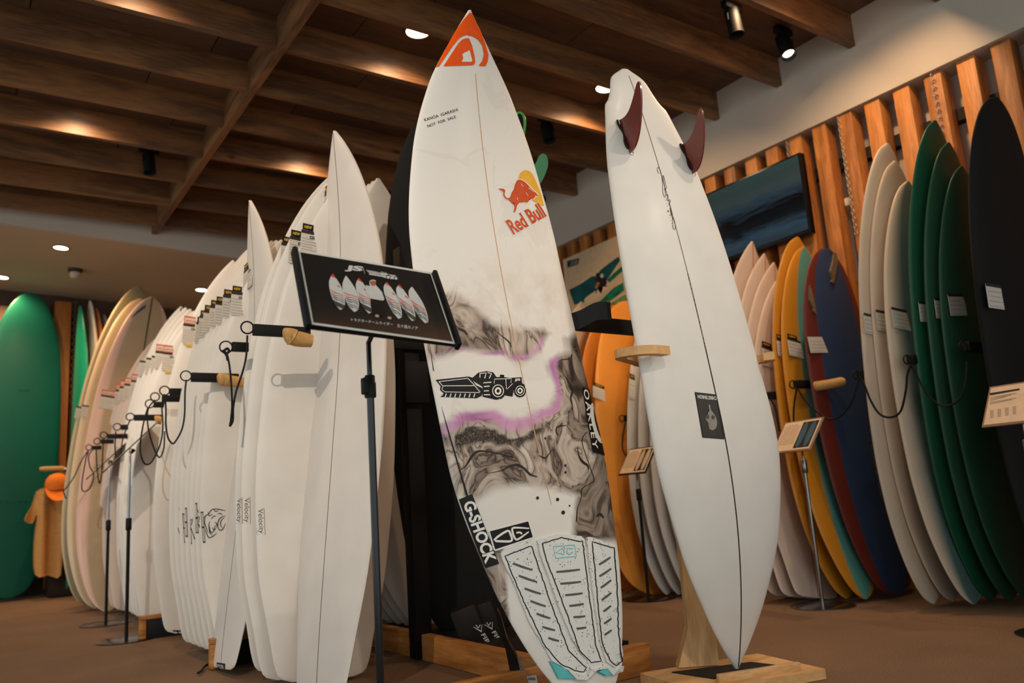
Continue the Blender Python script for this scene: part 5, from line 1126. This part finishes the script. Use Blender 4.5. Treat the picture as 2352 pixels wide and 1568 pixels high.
# ------------------------------------------------------------------ timber stand of the twin-fin board
PLY = wood('stand_pine', (204, 158, 104), (232, 190, 136), 'Z', 9., False, .55, 26., .05); PLYX = wood('stand_pine_x', (200, 150, 94), (228, 182, 126), 'X', 9., False, .55, 20., .05)
bq = [at_z(*p, .028) for p in ((1470, 1545), (1740, 1500), (1895, 1535))]
tst = thing('board_stand', 'pale timber floor stand with post and curved cradle', 'stand', (1.86, 1.72, 0))
dx = bq[2] - bq[1]; dx[2] = 0; dy = bq[1] - bq[0]; dy[2] = 0
A_, B_, C_ = bq[0].copy(), bq[1].copy(), bq[2].copy(); D_ = A_ + (C_ - B_)
Vb = []
for zz in (.001, .028): Vb += [(p[0], p[1], zz) for p in (A_, B_, C_, D_)]
bm_ = mk('base_plank', Vb, [(3, 2, 1, 0), (4, 5, 6, 7), (0, 1, 5, 4), (1, 2, 6, 5), (2, 3, 7, 6), (3, 0, 4, 7)], PLYX, tst)
ub = (B_ - A_) / np.linalg.norm(B_ - A_); ud = (C_ - B_) / np.linalg.norm(C_ - B_)
pdq = [at_z(*p, .030) for p in ((1543, 1543), (1725, 1520), (1792, 1528), (1640, 1558))]
mk('black_mat', [(p[0], p[1], z_) for z_ in (.028, .031) for p in pdq], [(3, 2, 1, 0), (4, 5, 6, 7), (0, 1, 5, 4), (1, 2, 6, 5), (2, 3, 7, 6), (3, 0, 4, 7)], plain('black_rubber_mat', (34, 32, 31), .7), tst)
sa, sb_ = at_z(1648, 1556, .04), at_z(1836, 1527, .04); dS = sb_ - sa; f_ = frame([0, 0, 1], dS)
V, Fc = boxgeo((sa + sb_) / 2 + np.array([0, 0, -.002]), (np.linalg.norm(dS), .016, .022), f_, .003); mk('stop_strip', V, Fc, PLYX, tst, True, 35)
pb = at_z(1622, 1530, .028); pb2 = at_z(1650, 1530, .028); wpost = .062
hx = ub * -1
ux = CAM @ np.array([1.0, 0, 0]); ux[2] = 0; ux /= np.linalg.norm(ux); uy = np.array([-ux[1], ux[0], 0])
pc2 = at_z(1617, 1531, .028)
V, Fc = prismgeo([(-.075, .03), (.045, .03), (.045, 1.02), (-.035, 1.02), (-.035, .14)], (pc2[0], pc2[1], 0), ux, (0, 0, 1), uy, .045); mk('post', V, Fc, PLY, tst)
# cradle: a flat curved arm that hooks round both rails
zc2 = float(at_d(1450, 800, 2.15)[2])
Lp = [at_z(*p, zc2) for p in ((1470, 822), (1430, 816), (1402, 806), (1400, 795), (1430, 787), (1490, 786))]
cen = ch.world(0, (zc2 - ch.T[2]) / ch.R[2][2] * 1.0, 0, True)
hwc = float(np.interp((zc2 - ch.T[2]) / ch.L, ch.t, ch.hw)); xr, yr = ch.R[0].copy(), ch.R[1].copy(); xr[2] = 0; xr /= np.linalg.norm(xr); yr = np.array([-xr[1], xr[0], 0]); 
if yr @ ch.R[1] < 0: yr = -yr
def cp(a, b): return np.array([cen[0], cen[1], zc2]) + xr * a + yr * b
path = [cp(-hwc + .055, -.085), cp(-hwc - .005, -.092), cp(-hwc - .045, -.065), cp(-hwc - .052, -.02), cp(-hwc * .8, .04), cp(-.10, .085), cp(.10, .085), cp(hwc * .8, .04), cp(hwc + .03, -.01), cp(hwc + .035, -.05), cp(hwc + .01, -.075)]
path = smoothpts(path, 6); Vc, n_ = [], len(path)
for i in range(n_):
    a = path[max(i - 1, 0)]; b = path[min(i + 1, n_ - 1)]; d_ = (b - a) / np.linalg.norm(b - a); s_ = np.array([-d_[1], d_[0], 0]) * .016
    for q in (path[i] - s_, path[i] + s_): Vc += [(q[0], q[1], zc2 - .012), (q[0], q[1], zc2 + .012)]
Fc = []
for i in range(n_ - 1):
    o_ = i * 4
    for a, b in ((0, 1), (1, 3), (3, 2), (2, 0)): Fc.append([o_ + a, o_ + b, o_ + 4 + b, o_ + 4 + a])
Fc += [[0, 2, 3, 1], [n_ * 4 - 4 + k for k in (0, 1, 3, 2)]]
mk('cradle_arm', Vc, Fc, plain('birch_plywood', (214, 166, 112), .6, vary=.12, scale=40.), tst)
box('cradle_bracket', (pc2[0] + uy[0] * .02, pc2[1] + uy[1] * .02, zc2 - .03), (.07, .09, .03), PLY, tst)

# ------------------------------------------------------------------ boxes and bag at the foot of the rack
BXM = plain('black_carton', (34, 32, 30), .45, scale=60)
for i, (p0, lab) in enumerate((((1080, 1440), 'black printed carton leaning in front, with a chevron logo'), ((1116, 1431), 'black printed carton behind the first, with a chevron logo'))):
    c = at_d(p0[0], p0[1], 2.84 + i * .07); up = frame((-.30, .1, .95), ux)
    t = thing('carton', lab, 'box', (c[0], c[1], 0.09), 'black cartons by the rack')
    box('carton_body', c, (.09, .07, .15), BXM, t, up, .002)
    pl = Plane(c - up[1] * .036, -up[1] if (-up[1]) @ (EYEP - c) > 0 else up[1])
    F0 = lambda P: zc(P, 750, 1150, 3.752)
    o_ = (0, 0) if i == 0 else (92, -22)
    sh = lambda P: F0([(x + o_[0], y + o_[1]) for x, y in P])
    strokes(pl, 'carton_emblem', [(sh([(1265, 1085), (1335, 1125), (1338, 1066)]), [1, 3.5, 1], False), (sh([(1288, 1068), (1305, 1095), (1325, 1068)]), 2.2, False)], WHITEP, t, .001, 0)
    text(pl, 'carton_lettering', 'FIREWIRE', sh([(1330, 1155)])[0], sh([(1500, 1420)])[0], sh([(1362, 1138)])[0], WHITEP, t, .001, .01)
F0 = lambda P: zc(P, 750, 1150, 3.752)
BAG = plain('black_plastic_film', (18, 20, 20), .18, vary=.3, scale=25., bump=.6)
pts = [(1462, 940), (1500, 1000), (1560, 1200), (1640, 1350), (1720, 1568), (1800, 1800), (1660, 1800), (1600, 1568), (1540, 1270), (1480, 1080)]
bagp = Plane(at_d(1170, 1500, 2.22), CAM @ np.array([0, 0, -1.0])); Q = bagp.hit(smoothpts(F0(pts), 3, True)); d_ = CAM @ np.array([0, 0, 1.0]); n = len(Q)
t = thing('product_bag', 'black plastic bag with mesh panel hanging beside the ink-marbled board', 'bag', Q.mean(0) * [1, 1, 0])
mk('bag_body', np.concatenate([Q, Q + d_ * .03]), [list(range(n)), list(range(n, 2 * n))[::-1]] + [[i, (i + 1) % n, n + (i + 1) % n, n + i] for i in range(n)], BAG, t)
MESHM = plain('grey_mesh', (120, 122, 120), .8, vary=.5, scale=400.)
poly(bagp, 'mesh_panel', F0([(1640, 1330), (1700, 1440), (1800, 1560), (1860, 1700), (1760, 1760), (1690, 1560)]), MESHM, t, .004); poly(bagp, 'barcode_label', F0([(1718, 1512), (1808, 1500), (1830, 1620), (1735, 1630)]), PAPER, t, .006)
strokes(bagp, 'barcode_print', [(F0([(1740 + i * 7, 1520), (1744 + i * 7, 1545)]), .8 if i % 3 else 1.3, False) for i in range(9)], BLACK, t, .0066, 0)

# ------------------------------------------------------------------ screen and poster on the right wall
tv = [at_x(*p, XS - .05) for p in ((1640, 437), (1836, 350), (1864, 533))]
ty0, ty1 = float((tv[1][1] + tv[2][1]) / 2), 3.24; tz1 = float((tv[0][2] + tv[1][2]) / 2); tz0 = float(tv[2][2])
t = thing('wall_screen', 'wide black-framed screen showing a dark ocean wave', 'screen', (XS - .05, (ty0 + ty1) / 2, tz0))
box('screen_frame', (XS - .03, (ty0 + ty1) / 2, (tz0 + tz1) / 2), (.045, ty1 - ty0, tz1 - tz0), plain('screen_black_frame', (14, 14, 15), .3), t, bev=.004)
box('mount', (XS - .0, (ty0 + ty1) / 2, (tz0 + tz1) / 2), (.02, .3, .2), METALB, t)
def wave():
    g = NT('ocean_wave_picture'); tc = g.n('ShaderNodeTexCoord'); mp = g.n('ShaderNodeMapping'); mp.inputs['Scale'].default_value = (1, 1.4, 5.0); mp.inputs['Rotation'].default_value = (.05, 0, 0); g.l(tc, 'Generated', mp, 0)
    n = g.n('ShaderNodeTexNoise', i_Scale=3.0, i_Detail=6., i_Distortion=.8); g.l(mp, 0, n, 'Vector'); sp_ = g.n('ShaderNodeSeparateXYZ'); g.l(tc, 'Generated', sp_, 0)
    zr = g.ramp([(0, srgb(34, 50, 62)), (.12, srgb(40, 62, 82)), (.28, srgb(14, 20, 28)), (.46, srgb(9, 11, 14)), (.58, srgb(34, 52, 68)), (.74, srgb(44, 60, 66)), (.86, srgb(40, 56, 60)), (1, srgb(38, 62, 66))])
    ad = g.n('ShaderNodeMath', operation='MULTIPLY_ADD'); ad.inputs[1].default_value = .30; g.l(n, 'Fac', ad, 0); sb = g.n('ShaderNodeMath', operation='SUBTRACT'); g.l(sp_, 'Z', sb, 0); sb.inputs[1].default_value = .15; g.l(sb, 0, ad, 2); g.l(ad, 0, zr, 'Fac')
    g.l(zr, 0, g.p, 'Base Color'); g.l(zr, 0, g.p, 'Emission Color'); g.p.inputs['Emission Strength'].default_value = .3; g.set(Roughness=.12); return g.m
mk('display', [(XS - .053, y, z) for y, z in ((ty0 + .012, tz0 + .022), (ty1 - .012, tz0 + .022), (ty1 - .012, tz1 - .012), (ty0 + .012, tz1 - .012))], [(0, 3, 2, 1)], wave(), t)
pz1 = float(at_x(1293, 597, XS)[2]); py1 = float(at_x(1293, 597, XS)[1])
t = thing('surf_poster', 'surf poster of a crouching rider on a green wave', 'poster', (XS, py1 - .6, 1.5))
box('poster_sheet', (XS + .004, py1 - .55, pz1 - .36), (.012, 1.1, .72), plain('poster_cream', (214, 186, 150), .6), t)
pp_ = Plane((XS - .003, 0, 0), (-1, 0, 0)); U0 = lambda P: zc(P, 1280, 250, 3.336)
POG = plain('poster_green_water', (24, 112, 84), .6, vary=.5, scale=14.); POG2 = plain('poster_foam_green', (112, 140, 84), .6, vary=.5, scale=18.); POT = plain('poster_dark_teal', (18, 78, 84), .6, vary=.35, scale=10.)
poly(pp_, 'poster_wave', U0([(90, 1385), (180, 1340), (260, 1285), (300, 1280), (330, 1235), (400, 1180), (470, 1130), (480, 1160), (440, 1220), (380, 1310), (300, 1400), (205, 1480), (130, 1500)]), POT, t, .001)
poly(pp_, 'poster_wave', U0([(380, 1310), (430, 1260), (500, 1200), (500, 1240), (400, 1330)]), POG, t, .001); poly(pp_, 'poster_wave', U0([(230, 1530), (340, 1460), (430, 1370), (505, 1330), (512, 1390), (420, 1460), (330, 1520), (240, 1560)]), POG, t, .001); poly(pp_, 'poster_wave', U0([(360, 1520), (440, 1470), (520, 1420), (545, 1480), (545, 1560), (400, 1560)]), POG2, t, .0008)
poly(pp_, 'poster_board', U0([(205, 1470), (225, 1440), (290, 1395), (370, 1345), (400, 1350), (380, 1390), (300, 1455), (235, 1490)]), plain('poster_board_cream', (222, 196, 164), .6), t, .0012, sm=2)
poly(pp_, 'poster_rider', U0([(295, 1270), (305, 1255), (325, 1258), (345, 1265), (370, 1290), (380, 1330), (372, 1352), (392, 1358), (350, 1362), (325, 1365), (318, 1375), (340, 1410), (330, 1412), (312, 1382), (300, 1395), (298, 1425), (293, 1400), (290, 1370), (300, 1330)]), plain('poster_rider_dark', (40, 30, 28), .6), t, .0016)
poly(pp_, 'poster_rider_skin', U0([(288, 1365), (305, 1325), (325, 1330), (320, 1350), (300, 1385)]), plain('poster_skin', (176, 112, 72), .6), t, .002); poly(pp_, 'poster_rider_patch', ell(U0([(342, 1278)])[0], 4, 5, n=12), PAPER, t, .002)
poly(pp_, 'poster_logo', U0([(75, 1165), (170, 1143), (160, 1190), (95, 1212), (78, 1218)]), plain('poster_logo_dark', (44, 52, 54), .6), t, .001)
text(pp_, 'poster_lettering', 'CHANNEL', U0([(102, 1183)])[0], U0([(160, 1168)])[0], U0([(102, 1172)])[0], PAPER, t, .0016); text(pp_, 'poster_lettering', 'ISLANDS', U0([(100, 1200)])[0], U0([(158, 1183)])[0], U0([(100, 1189)])[0], PAPER, t, .0016)
# lit strip and little white box on the wall between two uprights
p = at_x(1947, 462, XS + .06); box('light_switch', (XS + .075, p[1], p[2]), (.03, .04, .042), plain('switch_white', (230, 214, 190), .4), wr, bev=.004)
# low timber plinth under the wall boards
pl_ = thing('wall_plinth', 'low slatted timber plinth under the right wall boards', 'plinth', (3.62, 3, 0))
for i in range(4): box('plinth_slat', (3.42 + i * .07, 4.2, .018), (.045, 2.2, .03), FRWY, pl_, bev=.003)
# rack hooks and cords on the right wall
for (x, y, x2, lab, pd) in ((1436, 960, 1448, 'small black hook on the orange board', False), (1828, 882, 1862, 'black peg with tan pad beside the mustard boards', True), (1766, 908, 1782, 'black hook beside the red-finned board', False), (1974, 860, 1986, 'black hook on the navy board', False), (2090, 825, 2106, 'black hook between the pale and green boards', False), (2218, 795, 2228, 'black hook on the green boards', False)):
    a = at_x(x, y, 3.16); t = thing('wall_hook', lab, 'hook', a, 'black hooks along the right wall'); L_ = np.linalg.norm(at_x(x2, y, 3.16) - a)
    box('bar', a + np.array([.10, 0, 0]), (.2, .03, .035), METALB, t, bev=.002)
    V, Fc = ringgeo(a + np.array([-.022, 0, -.002]), np.array([.3, 1, 0]), .018, .003, 18, 6); mk('ring', V, Fc, METALB, t, True)
    if pd: P = smoothpts([a + np.array([.04, -.06, -.02]), a + np.array([.09, -.10, -.015]), a + np.array([.16, -.14, -.005])], 5); tube('padded_end', P, [.012] + [.022] * (len(P) - 2) + [.016], PADM, t, 12)
cord('black cord looped across the pale boards on the right wall', [(1975, 862), (1988, 890), (2000, 920), (2020, 950), (2045, 958), (2068, 945), (2080, 900), (2084, 860), (2092, 838)], 0, .0045, 3.05)
cord('black cord across the navy board', [(1832, 892), (1850, 920), (1880, 948), (1905, 962), (1930, 955), (1955, 925), (1970, 880), (1974, 866)], 0, .004, 3.05)
cord('black cord across the green boards', [(2094, 838), (2110, 870), (2130, 905), (2165, 932), (2200, 920), (2216, 885), (2220, 830)], 0, .004, 3.05)
cord('black cord hanging beside the orange board', [(1437, 968), (1431, 1000), (1430, 1030), (1440, 1050)], 0, .004, 3.05)
cord('black cord hanging before the mustard boards', [(1830, 890), (1824, 930), (1823, 970), (1826, 1000)], 0, .004, 3.05)
cord('black cord hanging beside the red-finned board', [(1768, 914), (1780, 935), (1786, 965), (1790, 990)], 0, .004, 3.05)
# leash tied to the tail of the turned board
lt = [at_z(*p, z_) for p, z_ in (((510, 1512), .05), ((500, 1515), .04), ((488, 1520), .02), ((470, 1530), .012), ((462, 1540), .012), ((455, 1545), .012))]
tag(tube('leash_cord', smoothpts(lt, 5), .005, RUBBER, None, 8), 'short black leash tied at the tail of the narrow white board', 'cord')
poly(d2, 'tail_logo', zc([(630, 1365), (715, 1378), (712, 1448), (632, 1428)], 350, 1200, 4.26), BLACK, d2.o, .001); text(d2, 'tail_lettering', 'PYZEL', zc([(640, 1420)], 350, 1200, 4.26)[0], zc([(708, 1436)], 350, 1200, 4.26)[0], zc([(640, 1382)], 350, 1200, 4.26)[0], WHITEP, d2.o, .0015)

# ------------------------------------------------------------------ shirt and cap at the back wall
sy = 7.62
SP_ = Plane((0, sy, 0), (0, -1, 0)); S1 = lambda P: zc(P, 0, 1000, 2.76)
outl = smoothpts(S1([(300, 330), (235, 352), (205, 440), (155, 535), (205, 555), (232, 500), (215, 690), (222, 880), (300, 885), (380, 880), (385, 600), (400, 480), (420, 520), (440, 500), (420, 380), (400, 340), (350, 345)]), 3, True)
V2, Fc = refine(outl, [list(range(len(outl)))], 7.); Wv = SP_.hit(V2); fold = .03 * np.sin(Wv[:, 0] * 48) * np.clip((1.45 - Wv[:, 2]) / .5, 0, 1); n = len(Wv)
Fv, Bv = Wv.copy(), Wv.copy(); Fv[:, 1] += -.04 + fold; Bv[:, 1] += .04 + fold * .5; cnt = {}
for f in Fc:
    for i in range(3): cnt[(f[i], f[(i + 1) % 3])] = 1
side = [[e[0], e[1], n + e[1], n + e[0]] for e in cnt if (e[1], e[0]) not in cnt]
tag(mk('t_shirt', np.concatenate([Fv, Bv]), Fc + [[i + n for i in f][::-1] for f in Fc] + side, plain('tan_cotton', (206, 150, 88), .9, vary=.08, scale=50., bump=.2), None, True), 'tan T-shirt hanging beside the teal board', 't-shirt')
cpos = at_y(131, 1112, 7.5); t = thing('cap', 'orange baseball cap hanging above the tan T-shirt', 'cap', cpos)
CAPM = plain('orange_cap_cloth', (226, 120, 40), .85, vary=.08, scale=60., bump=.2)
V, Fc = lathegeo(cpos + np.array([0, 0, -.02]), np.array([0, -.2, 1]), [(.085, -.01), (.088, .02), (.08, .06), (.058, .09), (.03, .105), (.006, .11)], 24); mk('crown', V, Fc, CAPM, t, True, 60)
br = [(math.cos(a) * .085, -math.sin(a) * .16 if math.sin(a) > 0 else 0) for a in np.linspace(0, math.pi, 16)]
V, Fc = prismgeo(br, cpos + np.array([0, -.03, -.035]), (1, 0, 0), (0, .75, .65), (0, -.65, .75), .006); mk('brim', V, Fc, CAPM, t)
dw = at_y(120, 1076, 7.7); t = thing('wooden_peg', 'round wooden peg with chrome end by the orange post', 'peg', dw)
tube('dowel', [dw + np.array([-.09, 0, 0]), dw + np.array([-.06, 0, 0]), dw + np.array([.08, 0, 0])], [.015, .02, .02], PADM, t, 12); lathe('chrome_end', dw + np.array([.085, 0, -.01]), (1, 0, 0), [(.02, 0), (.022, .01), (.02, .04), (.012, .05)], CHROME, t)
b1_ = at_z(70, 1366, 0); t = thing('low_cabinet', 'dark low cabinet behind the T-shirt at the back wall', 'cabinet', (b1_[0] + .3, 7.88, 0)); box('cabinet_body', (b1_[0] + .45, 7.88, .15), (.75, .3, .28), plain('dark_cabinet', (46, 30, 22), .6), t, bev=.004); box('cabinet_top', (b1_[0] + .45, 7.87, .30), (.78, .33, .02), plain('dark_cabinet_top', (58, 38, 26), .6), t, bev=.003)
